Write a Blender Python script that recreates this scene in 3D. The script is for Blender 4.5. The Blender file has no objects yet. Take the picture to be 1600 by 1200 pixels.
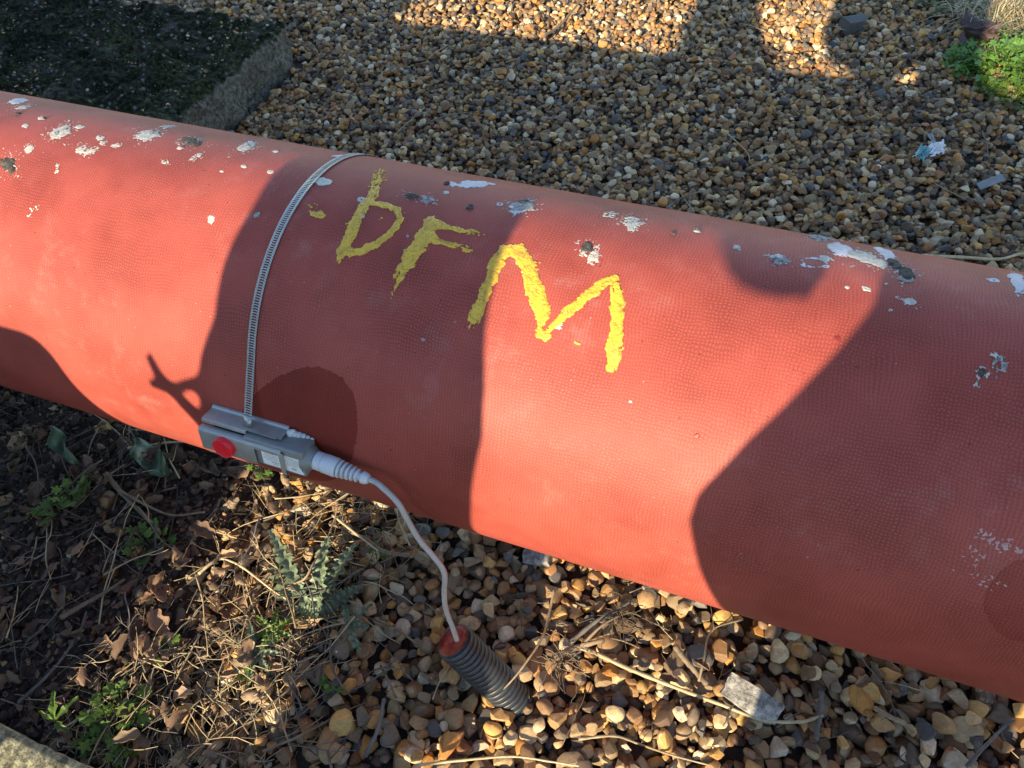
import bpy, bmesh, math, random
import numpy as np
from mathutils import Vector, Matrix, Euler, Quaternion

random.seed(11)
rng = np.random.default_rng(11)
S = bpy.context.scene
COL = S.collection

# ------------------------------------------------------------------ camera, sky, sun, exposure
R_PIPE, H_PIPE = 0.25, 0.42                     # pipe radius and axis height (the pipe runs along X)
CAM = np.array([0.0, -0.684, 1.255])
MC = np.array([[0.9354999, 0.23504538, -0.26380602],
               [0.34917727, -0.72911229, 0.58861745],
               [-0.0539924, -0.64276663, -0.76415698]])   # columns: camera right, down, forward
cam_d = bpy.data.cameras.new('camera')
cam = bpy.data.objects.new('camera', cam_d); COL.objects.link(cam)
cam_d.sensor_width = 36.0; cam_d.lens = 27.0
cam_d.clip_start = 0.02; cam_d.clip_end = 400
cm = Matrix(((MC[0,0], -MC[0,1], -MC[0,2], CAM[0]), (MC[1,0], -MC[1,1], -MC[1,2], CAM[1]),
             (MC[2,0], -MC[2,1], -MC[2,2], CAM[2]), (0, 0, 0, 1)))
cam.matrix_world = cm
S.camera = cam

SUN_DIR = Vector((0.0995, 0.9258, -0.3647)).normalized()      # direction in which the light travels
W = bpy.data.worlds.new('World'); S.world = W; W.use_nodes = True
wn = W.node_tree
sky = wn.nodes.new('ShaderNodeTexSky'); sky.sky_type = 'NISHITA'; sky.sun_disc = False
sky.sun_elevation = math.asin(-SUN_DIR.z)
sky.sun_rotation = math.atan2(-SUN_DIR.x, -SUN_DIR.y) % (2 * math.pi)
sky.air_density = 1.0; sky.dust_density = 0.0; sky.ozone_density = 1.2
wn.links.new(sky.outputs[0], wn.nodes['Background'].inputs[0])
wn.nodes['Background'].inputs[1].default_value = 0.15
sun_d = bpy.data.lights.new('sun', 'SUN'); sun_d.energy = 4.9; sun_d.angle = math.radians(0.55)
sun_d.color = (1.0, 0.84, 0.58)
sun = bpy.data.objects.new('sun', sun_d); COL.objects.link(sun)
sun.rotation_mode = 'QUATERNION'; sun.rotation_quaternion = SUN_DIR.to_track_quat('-Z', 'Y')
sun.location = (-1, -8, 6)
S.view_settings.view_transform = 'Standard'; S.view_settings.look = 'None'
S.view_settings.gamma = 1.0; S.view_settings.use_curve_mapping = False
S.view_settings.exposure = 1.25
S.cycles.max_bounces = 6; S.cycles.diffuse_bounces = 3

# ------------------------------------------------------------------ helpers
def ray(px, py):
    d = MC @ np.array([px - 800.0, py - 600.0, 1200.0])
    return d / np.linalg.norm(d)
def ground_at(px, py, z=0.0):
    d = ray(px, py); return CAM + d * ((z - CAM[2]) / d[2])
def at_y(px, py, y):
    d = ray(px, py); return CAM + d * ((y - CAM[1]) / d[1])
def pipe_uv(px, py):
    """surface coordinates on the pipe: u along the axis, v = arc length from the top towards the path"""
    d = ray(px, py)
    A = d[1]**2 + d[2]**2; B = CAM[1]*d[1] + (CAM[2]-H_PIPE)*d[2]
    c = CAM[1]**2 + (CAM[2]-H_PIPE)**2 - R_PIPE**2
    disc = max(B*B - A*c, 0.0)
    P = CAM + d * ((-B - math.sqrt(disc)) / A)
    return P[0], math.atan2(-P[1], P[2]-H_PIPE) * R_PIPE
def project(P):
    d = MC.T @ (np.asarray(P, float) - CAM)
    return d[0]/d[2]*1200+800, d[1]/d[2]*1200+600, d[2]

def hash2(ix, iy, seed):
    n = (ix.astype(np.int64) * 374761393 + iy.astype(np.int64) * 668265263 + seed * 974634777) & 0x7fffffff
    n = ((n ^ (n >> 13)) * 1274126177) & 0x7fffffff
    n = (n ^ (n >> 16)) & 0xffff
    return n / 65535.0
def vnoise(x, y, seed=0):
    x = np.asarray(x, float); y = np.asarray(y, float)
    ix = np.floor(x); iy = np.floor(y); fx = x-ix; fy = y-iy
    fx = fx*fx*(3-2*fx); fy = fy*fy*(3-2*fy)
    ix = ix.astype(np.int64); iy = iy.astype(np.int64)
    a = hash2(ix, iy, seed); b = hash2(ix+1, iy, seed); c = hash2(ix, iy+1, seed); d = hash2(ix+1, iy+1, seed)
    return (a*(1-fx)+b*fx)*(1-fy) + (c*(1-fx)+d*fx)*fy
def fbm(x, y, seed=0, o=3):
    s = 0; a = 0.5; t = 0
    for k in range(o):
        s = s + a*vnoise(x*2**k, y*2**k, seed+k*17); t += a; a *= 0.5
    return s/t

def smooth(me, on=True, angle=None):
    me.polygons.foreach_set('use_smooth', [on]*len(me.polygons))
    if on and angle is not None:
        me.set_sharp_from_angle(angle=math.radians(angle))
def mesh_of(name, verts, faces, mat=None, sm=True, angle=None):
    me = bpy.data.meshes.new(name)
    me.from_pydata([tuple(map(float, v)) for v in verts], [], faces); me.update()
    if mat is not None: me.materials.append(mat)
    if len(me.polygons): smooth(me, sm, angle)
    return me
def obj(name, me, parent=None, loc=None):
    o = bpy.data.objects.new(name, me); COL.objects.link(o)
    if parent is not None: o.parent = parent
    if loc is not None: o.location = loc
    return o
def thing(o, label, cat, group=None):
    o['label'] = label; o['category'] = cat
    if group: o['group'] = group
    return o
def empty(name, loc=(0, 0, 0)):
    o = bpy.data.objects.new(name, None); COL.objects.link(o); o.location = loc
    o.empty_display_size = 0.05
    return o
class MB:
    """collects raw geometry for one mesh"""
    def __init__(s): s.v = []; s.f = []
    def add(s, v, f):
        k = len(s.v); s.v += [tuple(map(float, p)) for p in v]; s.f += [[i+k for i in q] for q in f]; return s
    def tube(s, pts, radii, n=6, cap=True):
        pts = [Vector(p) for p in pts]
        if not hasattr(radii, '__len__'): radii = [radii]*len(pts)
        v = []; f = []
        t0 = (pts[1]-pts[0]).normalized()
        ref = t0.orthogonal().normalized()
        for i, p in enumerate(pts):
            t = (pts[min(i+1, len(pts)-1)] - pts[max(i-1, 0)])
            t = t.normalized() if t.length > 1e-9 else t0
            ref = (ref - t*ref.dot(t))
            ref = ref.normalized() if ref.length > 1e-6 else t.orthogonal().normalized()
            b = t.cross(ref)
            for k in range(n):
                a = 2*math.pi*k/n
                v.append(p + (ref*math.cos(a)+b*math.sin(a))*radii[i])
        for i in range(len(pts)-1):
            for k in range(n):
                f.append([i*n+k, i*n+(k+1) % n, (i+1)*n+(k+1) % n, (i+1)*n+k])
        if cap:
            f.append(list(range(n-1, -1, -1))); f.append([(len(pts)-1)*n+k for k in range(n)])
        return s.add(v, f)
    def mesh(s, name, mat, sm=True, angle=None): return mesh_of(name, s.v, s.f, mat, sm, angle)
def lathe(profile, M, n=32, close=False):
    """profile: (radius, height) list turned about local Z, placed by matrix M"""
    v = []; f = []
    for r, z in profile:
        for k in range(n):
            a = 2*math.pi*k/n; v.append(M @ Vector((r*math.cos(a), r*math.sin(a), z)))
    for i in range(len(profile)-1):
        for k in range(n):
            f.append([i*n+k, i*n+(k+1) % n, (i+1)*n+(k+1) % n, (i+1)*n+k])
    if close:
        f.append(list(range(n-1, -1, -1))); f.append([(len(profile)-1)*n+k for k in range(n)])
    return v, f
def bevel_box_mesh(name, size, bev, mat, seg=3, M=None, jit=0.0):
    bm = bmesh.new(); bmesh.ops.create_cube(bm, size=1.0)
    bmesh.ops.scale(bm, vec=size, verts=bm.verts)
    if jit:
        for v in bm.verts: v.co += Vector([random.uniform(-jit, jit) for _ in range(3)])
    if bev: bmesh.ops.bevel(bm, geom=bm.edges[:], offset=bev, segments=seg, profile=0.5, affect='EDGES')
    if M is not None: bm.transform(M)
    bmesh.ops.recalc_face_normals(bm, faces=bm.faces)
    me = bpy.data.meshes.new(name); bm.to_mesh(me); bm.free()
    me.materials.append(mat); smooth(me, True, 35)
    return me

# ------------------------------------------------------------------ materials
def new_mat(name):
    m = bpy.data.materials.new(name); m.use_nodes = True
    nt = m.node_tree; return m, nt, nt.nodes['Principled BSDF']
class N:
    """tiny node-graph helper"""
    def __init__(s, nt): s.nt = nt
    def __call__(s, kind, props=None, **inp):
        n = s.nt.nodes.new(kind)
        for k, v in (props or {}).items(): setattr(n, k, v)
        for k, v in inp.items():
            key = k.replace('_', ' ')
            sock = n.inputs[int(k[1:])] if (k[0] == 'i' and k[1:].isdigit()) else n.inputs[key]
            if hasattr(v, 'is_output') or isinstance(v, bpy.types.NodeSocket): s.nt.links.new(v, sock)
            else: sock.default_value = v
        return n
    def math(s, op, a, b=0.5, c=None, clamp=False):
        n = s('ShaderNodeMath', {'operation': op, 'use_clamp': clamp}, i0=a, i1=b)
        if c is not None:
            if isinstance(c, bpy.types.NodeSocket): s.nt.links.new(c, n.inputs[2])
            else: n.inputs[2].default_value = c
        return n.outputs[0]
    def mix(s, fac, a, b, mode='MIX'):
        n = s.nt.nodes.new('ShaderNodeMix'); n.data_type = 'RGBA'; n.blend_type = mode
        for sock, v in ((n.inputs[0], fac), (n.inputs[6], a), (n.inputs[7], b)):
            if isinstance(v, bpy.types.NodeSocket): s.nt.links.new(v, sock)
            else: sock.default_value = v if not isinstance(v, tuple) or len(v) == 4 else (*v, 1)
        return n.outputs[2]
    def ramp(s, fac, stops, interp='LINEAR'):
        n = s.nt.nodes.new('ShaderNodeValToRGB'); r = n.color_ramp; r.interpolation = interp
        while len(r.elements) < len(stops): r.elements.new(0.5)
        for e, (p, c) in zip(r.elements, stops):
            e.position = p; e.color = (*c, 1) if hasattr(c, '__len__') else (c, c, c, 1)
        s.nt.links.new(fac, n.inputs[0]); return n.outputs[0]
    def noise(s, vec, scale, detail=3.0, rough=0.55, w=None):
        n = s.nt.nodes.new('ShaderNodeTexNoise')
        if w is not None: n.noise_dimensions = '4D'
        n.inputs['Scale'].default_value = scale; n.inputs['Detail'].default_value = detail
        n.inputs['Roughness'].default_value = rough
        if vec is not None: s.nt.links.new(vec, n.inputs['Vector'])
        if w is not None: s.nt.links.new(w, n.inputs['W'])
        return n
    def link(s, a, b): s.nt.links.new(a, b)
    def bump(s, h, strength, dist, normal=None):
        n = s.nt.nodes.new('ShaderNodeBump'); n.inputs['Strength'].default_value = strength
        n.inputs['Distance'].default_value = dist; s.nt.links.new(h, n.inputs['Height'])
        if normal is not None: s.nt.links.new(normal, n.inputs['Normal'])
        return n.outputs[0]

def weave(n):
    """knobbly wrapped-cloth relief in pipe coordinates (metres): returns (uv vector, height, modulation)"""
    uv = n('ShaderNodeUVMap').outputs[0]
    wob = n.noise(uv, 9.0, 3.0).outputs['Color']
    off = n('ShaderNodeVectorMath', {'operation': 'SCALE'}, i0=wob, Scale=0.030).outputs[0]
    fine = n.noise(uv, 90.0, 2.0).outputs['Color']
    off2 = n('ShaderNodeVectorMath', {'operation': 'SCALE'}, i0=fine, Scale=0.0016).outputs[0]
    p = n('ShaderNodeVectorMath', {'operation': 'ADD'}, i0=uv, i1=off).outputs[0]
    p = n('ShaderNodeVectorMath', {'operation': 'ADD'}, i0=p, i1=off2).outputs[0]
    q = n('ShaderNodeVectorMath', {'operation': 'MULTIPLY'}, i0=p, i1=(262.0, 246.0, 0.0)).outputs[0]
    vor = n('ShaderNodeTexVoronoi', {'voronoi_dimensions': '2D', 'feature': 'DISTANCE_TO_EDGE'}, Vector=q, Scale=1.0, Randomness=0.42)
    cell = n('ShaderNodeMapRange', {'interpolation_type': 'SMOOTHSTEP'}, i0=vor.outputs['Distance'], i1=0.02, i2=0.46, i3=0.0, i4=1.0).outputs[0]
    sx = n('ShaderNodeSeparateXYZ', i0=q).outputs[0]
    rows = n.math('ABSOLUTE', n.math('SINE', n.math('MULTIPLY', sx, math.pi)))
    rows = n.math('POWER', rows, 0.55)
    patch = n.noise(uv, 7.0, 3.0, 0.6).outputs['Fac']
    rowamt = n('ShaderNodeMapRange', i0=patch, i1=0.38, i2=0.60, i3=0.1, i4=0.8).outputs[0]
    hgt = n.math('ADD', n.math('MULTIPLY', cell, n.math('SUBTRACT', 1.0, n.math('MULTIPLY', rowamt, 0.6))), n.math('MULTIPLY', rows, rowamt))
    return uv, hgt, patch

def make_pipe_mat(dark=False, tone=(0.62, 0.42, 0.38, 1)):
    m, nt, b = new_mat('red_wrap_dark' if dark else 'red_wrap'); n = N(nt)
    uv, hgt, patch = weave(n)
    big = n.noise(uv, 3.5, 4.0, 0.6).outputs['Fac']
    blot = n.noise(uv, 17.0, 4.0, 0.6).outputs['Fac']
    base = n.mix(n.ramp(big, [(0.3, 0.0), (0.7, 1.0)]), (0.288, 0.056, 0.040, 1), (0.342, 0.073, 0.053, 1))
    base = n.mix(n.math('MULTIPLY', n.ramp(blot, [(0.45, 0.0), (0.75, 1.0)]), 0.35), base, (0.235, 0.040, 0.030, 1))
    groove = n.ramp(hgt, [(0.0, 0.66), (0.5, 0.95), (1.0, 1.20)])
    col = n.mix(1.0, base, groove, 'MULTIPLY')
    if not dark:
        dust = n.math('MULTIPLY', n.ramp(n.noise(uv, 26.0, 6.0, 0.7).outputs['Fac'], [(0.52, 0.0), (0.72, 1.0)]),
                      n.ramp(n.noise(uv, 4.0, 2.0).outputs['Fac'], [(0.42, 0.0), (0.66, 1.0)]))
        dust = n.math('MULTIPLY', dust, n.ramp(hgt, [(0.2, 0.35), (0.9, 1.0)]))
        col = n.mix(n.math('MULTIPLY', dust, 0.6), col, (0.38, 0.19, 0.165, 1))
        spk = n.noise(uv, 330.0, 1.0).outputs['Fac']
        spk = n.math('MULTIPLY', n.ramp(spk, [(0.765, 0.0), (0.80, 1.0)]), n.ramp(blot, [(0.42, 0.0), (0.60, 1.0)]))
        col = n.mix(n.math('MULTIPLY', spk, 0.8), col, (0.70, 0.60, 0.52, 1))
        dk = n.noise(uv, 210.0, 0.0).outputs['Fac']
        dk = n.math('MULTIPLY', n.ramp(dk, [(0.195, 1.0), (0.215, 0.0)]), n.ramp(blot, [(0.4, 1.0), (0.52, 0.0)]))
        col = n.mix(n.math('MULTIPLY', dk, 0.85), col, (0.10, 0.035, 0.025, 1))
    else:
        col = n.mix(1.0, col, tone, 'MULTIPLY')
    n.link(col, b.inputs['Base Color'])
    b.inputs['Roughness'].default_value = 0.50 if not dark else 0.58
    b.inputs['Specular IOR Level'].default_value = 0.18
    grit = n.noise(uv, 420.0, 3.0, 0.7).outputs['Fac']
    nm = n.bump(grit, 0.12, 0.0012)
    amp = n.ramp(patch, [(0.25, 0.62), (0.7, 1.0)])
    nm = n.bump(n.math('MULTIPLY', hgt, amp), 0.26 if not dark else 0.2, 0.0009, nm)
    n.link(nm, b.inputs['Normal'])
    return m
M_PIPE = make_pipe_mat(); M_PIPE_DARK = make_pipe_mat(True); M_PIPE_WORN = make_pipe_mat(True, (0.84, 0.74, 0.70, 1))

def weave_paint(name, c1, c2, rough, crack=0.5, scale=70.0, bumpd=0.0012):
    m, nt, b = new_mat(name); n = N(nt)
    uv, hgt, patch = weave(n)
    a = n.noise(uv, scale, 5.0, 0.65).outputs['Fac']
    col = n.mix(n.ramp(a, [(0.35, 0.0), (0.68, 1.0)]), (*c1, 1), (*c2, 1))
    g = n.ramp(hgt, [(0.0, 0.78), (0.4, 1.0)])
    col = n.mix(crack, col, g, 'MULTIPLY')
    if name == 'yellow_paint':
        vn = n.noise(uv, 75.0, 3.0, 0.6); vn.inputs['Distortion'].default_value = 1.2
        rd = n.math('ABSOLUTE', n.math('SUBTRACT', vn.outputs['Fac'], 0.5))
        col = n.mix(n.ramp(rd, [(0.0, 0.75), (0.022, 0.0)]), col, (0.20, 0.10, 0.03, 1))
    n.link(col, b.inputs['Base Color']); b.inputs['Roughness'].default_value = rough
    w = n.noise(uv, scale*2.2, 4.0, 0.65)
    w.inputs['Distortion'].default_value = 1.5
    nm = n.bump(w.outputs['Fac'], 0.8, bumpd)
    nm = n.bump(hgt, 0.3, 0.0007, nm)
    n.link(nm, b.inputs['Normal'])
    return m
M_YELLOW = weave_paint('yellow_paint', (0.62, 0.33, 0.030), (0.84, 0.50, 0.040), 0.38, 0.55, 60.0, 0.0022)
M_WHITE = weave_paint('white_dropping', (0.36, 0.31, 0.25), (0.62, 0.58, 0.51), 0.7, 0.6, 120.0)
M_PALE = weave_paint('pale_smear', (0.46, 0.42, 0.44), (0.64, 0.60, 0.62), 0.6, 0.8, 60.0)
M_GREYD = weave_paint('grey_dropping', (0.13, 0.115, 0.10), (0.50, 0.46, 0.42), 0.8, 0.7, 160.0)
M_DARKD = weave_paint('dark_dropping', (0.022, 0.019, 0.016), (0.13, 0.11, 0.085), 0.85, 0.6, 170.0, 0.003)
M_CREAM = weave_paint('cream_dropping', (0.46, 0.45, 0.34), (0.66, 0.65, 0.55), 0.7, 0.3, 110.0)
M_SCALE = weave_paint('limescale', (0.42, 0.19, 0.17), (0.56, 0.36, 0.34), 0.75, 0.9, 60.0)
M_REDDROP = weave_paint('red_drip', (0.20, 0.022, 0.014), (0.26, 0.03, 0.02), 0.3, 0.3, 60.0)

def simple(name, col, rough=0.5, metal=0.0, var=0.15, scale=40.0, bump=0.0, spec=0.5, coord='Object'):
    m, nt, b = new_mat(name); n = N(nt)
    tc = n('ShaderNodeTexCoord').outputs[coord]
    a = n.noise(tc, scale, 4.0, 0.6).outputs['Fac']
    dark = tuple(c*(1-var) for c in col); light = tuple(min(1, c*(1+var)) for c in col)
    n.link(n.mix(n.ramp(a, [(0.3, 0.0), (0.7, 1.0)]), (*dark, 1), (*light, 1)), b.inputs['Base Color'])
    b.inputs['Roughness'].default_value = rough; b.inputs['Metallic'].default_value = metal
    b.inputs['Specular IOR Level'].default_value = spec
    n.link(n.ramp(a, [(0.2, max(rough-0.08, 0.05)), (0.8, min(rough+0.1, 1))]), b.inputs['Roughness'])
    if bump:
        n.link(n.bump(n.noise(tc, scale*3, 4.0, 0.65).outputs['Fac'], 0.6, bump), b.inputs['Normal'])
    return m
M_STEEL = simple('band_steel', (0.40, 0.40, 0.39), 0.34, 0.85, 0.12, 90)
M_BRACKET = simple('bracket_steel', (0.36, 0.355, 0.335), 0.36, 0.45, 0.10, 60)
M_HOUSING = simple('cast_housing', (0.23, 0.23, 0.22), 0.45, 0.25, 0.06, 160, 0.0004)
M_GAPSHADE = simple('gap_shade', (0.012, 0.012, 0.013), 0.6)  # near-black: shade of the bracket gap put into the colour
M_REDCAP = simple('red_cap_plastic', (0.80, 0.012, 0.025), 0.3, 0, 0.05)
M_LABEL = simple('label_paper', (0.80, 0.78, 0.74), 0.5, 0, 0.04)
M_INK = simple('label_ink', (0.10, 0.10, 0.11), 0.6)
M_INKBLUE = simple('label_blue', (0.03, 0.035, 0.16), 0.5)
M_GLAND = simple('white_nylon', (0.58, 0.58, 0.60), 0.42, 0, 0.05, 60)
M_CABLE = simple('grey_cable', (0.44, 0.415, 0.38), 0.45, 0, 0.08, 30)
M_FOAM = simple('white_sealant', (0.58, 0.56, 0.54), 0.75, 0, 0.12, 150, 0.0015)
M_CONDUIT = simple('black_conduit', (0.026, 0.030, 0.036), 0.44, 0, 0.25, 60, 0.0004, 0.7)
M_PLUG = simple('red_plug', (0.30, 0.022, 0.014), 0.35, 0, 0.30, 50, 0.001)
M_SLATE = simple('dark_slate', (0.075, 0.072, 0.066), 0.8, 0, 0.25, 30, 0.003)
M_PERSON = simple('dark_coat', (0.06, 0.06, 0.07), 0.8)
M_CASTER = simple('caster_paint', (0.28, 0.30, 0.28), 0.5)  # for the added shadow casters behind the camera

def make_pebble_mat():
    m, nt, b = new_mat('flint_pebble'); n = N(nt)
    info = n('ShaderNodeObjectInfo'); rnd = info.outputs['Random']
    tc = n('ShaderNodeTexCoord').outputs['Object']
    w = n.math('MULTIPLY', rnd, 137.0)
    cols = [(0.40, 0.235, 0.105), (0.21, 0.115, 0.052), (0.44, 0.31, 0.17), (0.15, 0.115, 0.085), (0.43, 0.21, 0.060),
            (0.29, 0.215, 0.135), (0.105, 0.066, 0.045), (0.35, 0.22, 0.115), (0.52, 0.40, 0.24), (0.105, 0.10, 0.10),
            (0.30, 0.15, 0.070), (0.37, 0.265, 0.155), (0.19, 0.145, 0.10), (0.48, 0.29, 0.10), (0.25, 0.155, 0.085), (0.58, 0.49, 0.36)]
    c1 = n.ramp(rnd, [(i/len(cols), c) for i, c in enumerate(cols)], 'CONSTANT')
    r2 = n.math('FRACT', n.math('MULTIPLY', rnd, 41.7))
    c2 = n.ramp(r2, [(i/len(cols), c) for i, c in enumerate(reversed(cols))], 'CONSTANT')
    pa = n.noise(tc, 55.0, 3.0, 0.6, w).outputs['Fac']
    thr = n.ramp(pa, [(0.54, 0.0), (0.62, 1.0)])
    r3 = n.math('FRACT', n.math('MULTIPLY', rnd, 97.3))
    col = n.mix(n.math('MULTIPLY', thr, n.ramp(r3, [(0.30, 0.0), (0.8, 0.85)])), c1, c2)
    fine = n.noise(tc, 300.0, 4.0, 0.65, w).outputs['Fac']
    col = n.mix(1.0, col, n.ramp(fine, [(0.25, 0.68), (0.75, 1.22)]), 'MULTIPLY')
    v = n.ramp(n.math('FRACT', n.math('MULTIPLY', rnd, 13.1)), [(0.0, (0.72, 0.66, 0.58)), (1.0, (1.30, 1.21, 1.05))])
    col = n.mix(1.0, col, v, 'MULTIPLY')
    n.link(col, b.inputs['Base Color'])
    n.link(n.ramp(r3, [(0.0, 0.48), (1.0, 0.85)]), b.inputs['Roughness'])
    b.inputs['Specular IOR Level'].default_value = 0.4
    n.link(n.bump(fine, 0.35, 0.0012), b.inputs['Normal'])
    return m
M_PEBBLE = make_pebble_mat()

def make_soil():
    m, nt, b = new_mat('damp_soil'); n = N(nt)
    tc = n('ShaderNodeTexCoord').outputs['Object']
    a = n.noise(tc, 22.0, 6.0, 0.7).outputs['Fac']; f = n.noise(tc, 240.0, 5.0, 0.7).outputs['Fac']
    col = n.mix(n.ramp(a, [(0.3, 0.0), (0.7, 1.0)]), (0.022, 0.014, 0.010, 1), (0.068, 0.044, 0.029, 1))
    col = n.mix(1.0, col, n.ramp(f, [(0.3, 0.55), (0.7, 1.5)]), 'MULTIPLY')
    # beyond the modelled stones: dark grass tones, chosen to cut bounced light
    vor = n('ShaderNodeTexVoronoi', Vector=tc, Scale=38.0)
    gcol = n.mix(n.ramp(n.noise(tc, 3.0, 5.0, 0.7).outputs['Fac'], [(0.4, 0.0), (0.6, 1.0)]), (0.035, 0.055, 0.014, 1), (0.075, 0.065, 0.035, 1))
    at = n('ShaderNodeAttribute', {'attribute_name': 'far_dark_ground'}).outputs['Fac']
    col = n.mix(at, col, gcol)
    n.link(col, b.inputs['Base Color']); b.inputs['Roughness'].default_value = 0.85
    nm = n.bump(f, 0.7, 0.004)
    nm = n.bump(n.math('MULTIPLY', vor.outputs['Distance'], n.math('MULTIPLY', at, -1.0)), 0.6, 0.02, nm)
    n.link(nm, b.inputs['Normal'])
    return m
M_SOIL = make_soil()

def make_concrete(name, base, moss, mossy):
    m, nt, b = new_mat(name); n = N(nt)
    tc = n('ShaderNodeTexCoord').outputs['Object']
    a = n.noise(tc, 9.0, 6.0, 0.7).outputs['Fac']; f = n.noise(tc, 75.0, 6.0, 0.75).outputs['Fac']
    k = n.noise(tc, 26.0, 5.0, 0.75).outputs['Fac']
    col = n.mix(n.ramp(f, [(0.38, 0.0), (0.62, 1.0)]), tuple(c*0.4 for c in base) + (1,), tuple(c*1.6 for c in base) + (1,))
    vor = n('ShaderNodeTexVoronoi', Vector=tc, Scale=46.0)
    agg = n.ramp(vor.outputs['Distance'], [(0.17, 1.0), (0.33, 0.0)])
    agg = n.math('MULTIPLY', agg, n.ramp(n('ShaderNodeSeparateColor', i0=vor.outputs['Color']).outputs[0], [(0.60, 0.0), (0.7, 1.0)]))
    geo = n('ShaderNodeNewGeometry')
    up = n.ramp(n.math('ADD', n('ShaderNodeSeparateXYZ', i0=geo.outputs['Normal']).outputs[2], n.math('MULTIPLY', n.math('SUBTRACT', n.noise(tc, 14.0, 4.0, 0.7).outputs['Fac'], 0.5), 1.6)), [(0.30, 0.10), (0.62, 1.0)])
    mk = n.math('MULTIPLY', n.ramp(a, [(0.28, 0.55), (0.5, 1.0)]), up)
    mk = n.math('MULTIPLY', mk, n.ramp(k, [(0.22, 0.35), (0.42, 1.0)]))
    mcol = n.mix(n.ramp(n.noise(tc, 5.0, 5.0, 0.7).outputs['Fac'], [(0.42, 0.0), (0.66, 1.0)]), tuple(c*0.28 for c in moss) + (1,), (*moss, 1))
    mcol = n.mix(1.0, mcol, n.ramp(f, [(0.36, 0.2), (0.5, 0.85), (0.62, 3.0)]), 'MULTIPLY')
    col = n.mix(n.math('MULTIPLY', mk, mossy), col, mcol)
    col = n.mix(n.math('MULTIPLY', agg, 0.6), col, (0.24, 0.235, 0.20, 1))
    n.link(col, b.inputs['Base Color']); b.inputs['Roughness'].default_value = 0.92
    b.inputs['Specular IOR Level'].default_value = 0.04
    nm = n.bump(f, 0.8, 0.0045); nm = n.bump(k, 0.5, 0.003, nm)
    n.link(nm, b.inputs['Normal'])
    return m
M_SLAB = make_concrete('mossy_concrete', (0.135, 0.125, 0.105), (0.026, 0.029, 0.010), 0.95)
M_KERB = make_concrete('kerb_concrete', (0.36, 0.335, 0.25), (0.26, 0.25, 0.11), 0.55)
M_FLATSTONE = make_concrete('pale_stone', (0.30, 0.285, 0.26), (0.2, 0.19, 0.15), 0.2)

def leaf_mat(name, c1, c2, rough=0.5, trans=0.25, rndv=0.35):
    m, nt, b = new_mat(name); n = N(nt)
    info = n('ShaderNodeObjectInfo').outputs['Random']
    tc = n('ShaderNodeTexCoord').outputs['Object']
    w = n.math('MULTIPLY', info, 71.0)
    a = n.noise(tc, 45.0, 4.0, 0.65, w).outputs['Fac']
    col = n.mix(n.ramp(a, [(0.32, 0.0), (0.68, 1.0)]), (*c1, 1), (*c2, 1))
    col = n.mix(1.0, col, n.ramp(info, [(0.0, 1-rndv), (1.0, 1+rndv)]), 'MULTIPLY')
    n.link(col, b.inputs['Base Color']); b.inputs['Roughness'].default_value = rough
    n.link(n.bump(n.noise(tc, 160.0, 3.0, 0.6, w).outputs['Fac'], 0.5, 0.0015), b.inputs['Normal'])
    if trans:
        tl = n('ShaderNodeBsdfTranslucent', i0=col)
        mx = n('ShaderNodeMixShader', i0=trans)
        n.link(b.outputs[0], mx.inputs[1]); n.link(tl.outputs[0], mx.inputs[2])
        n.link(mx.outputs[0], nt.nodes['Material Output'].inputs[0])
    return m
M_THISTLE = leaf_mat('thistle_leaf', (0.085, 0.125, 0.065), (0.20, 0.25, 0.15), 0.5, 0.15, 0.2)
M_WEED = leaf_mat('weed_leaf', (0.075, 0.145, 0.020), (0.150, 0.240, 0.035), 0.45, 0.3, 0.3)
M_GREEN = leaf_mat('parsley_leaf', (0.070, 0.170, 0.026), (0.170, 0.310, 0.050), 0.4, 0.3, 0.3)
M_BROADLEAF = leaf_mat('broad_leaf', (0.040, 0.080, 0.040), (0.080, 0.130, 0.070), 0.35, 0.1, 0.1)
M_DEAD = leaf_mat('dead_leaf', (0.11, 0.060, 0.036), (0.26, 0.155, 0.090), 0.7, 0.12, 0.4)
M_DEADRED = leaf_mat('purple_brown_leaf', (0.045, 0.024, 0.024), (0.085, 0.05, 0.048), 0.6, 0.05, 0.3)
M_TWIG = leaf_mat('dry_twig', (0.125, 0.085, 0.052), (0.235, 0.170, 0.105), 0.75, 0.0, 0.35)
M_STRAW = leaf_mat('straw_stalk', (0.30, 0.225, 0.12), (0.50, 0.40, 0.235), 0.6, 0.0, 0.25)
M_GREYTWIG = leaf_mat('grey_twig', (0.085, 0.072, 0.062), (0.17, 0.15, 0.13), 0.8, 0.0, 0.3)
M_DARKWEED = leaf_mat('dark_dry_weed', (0.05, 0.030, 0.020), (0.09, 0.055, 0.035), 0.8, 0.0, 0.3)

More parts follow.
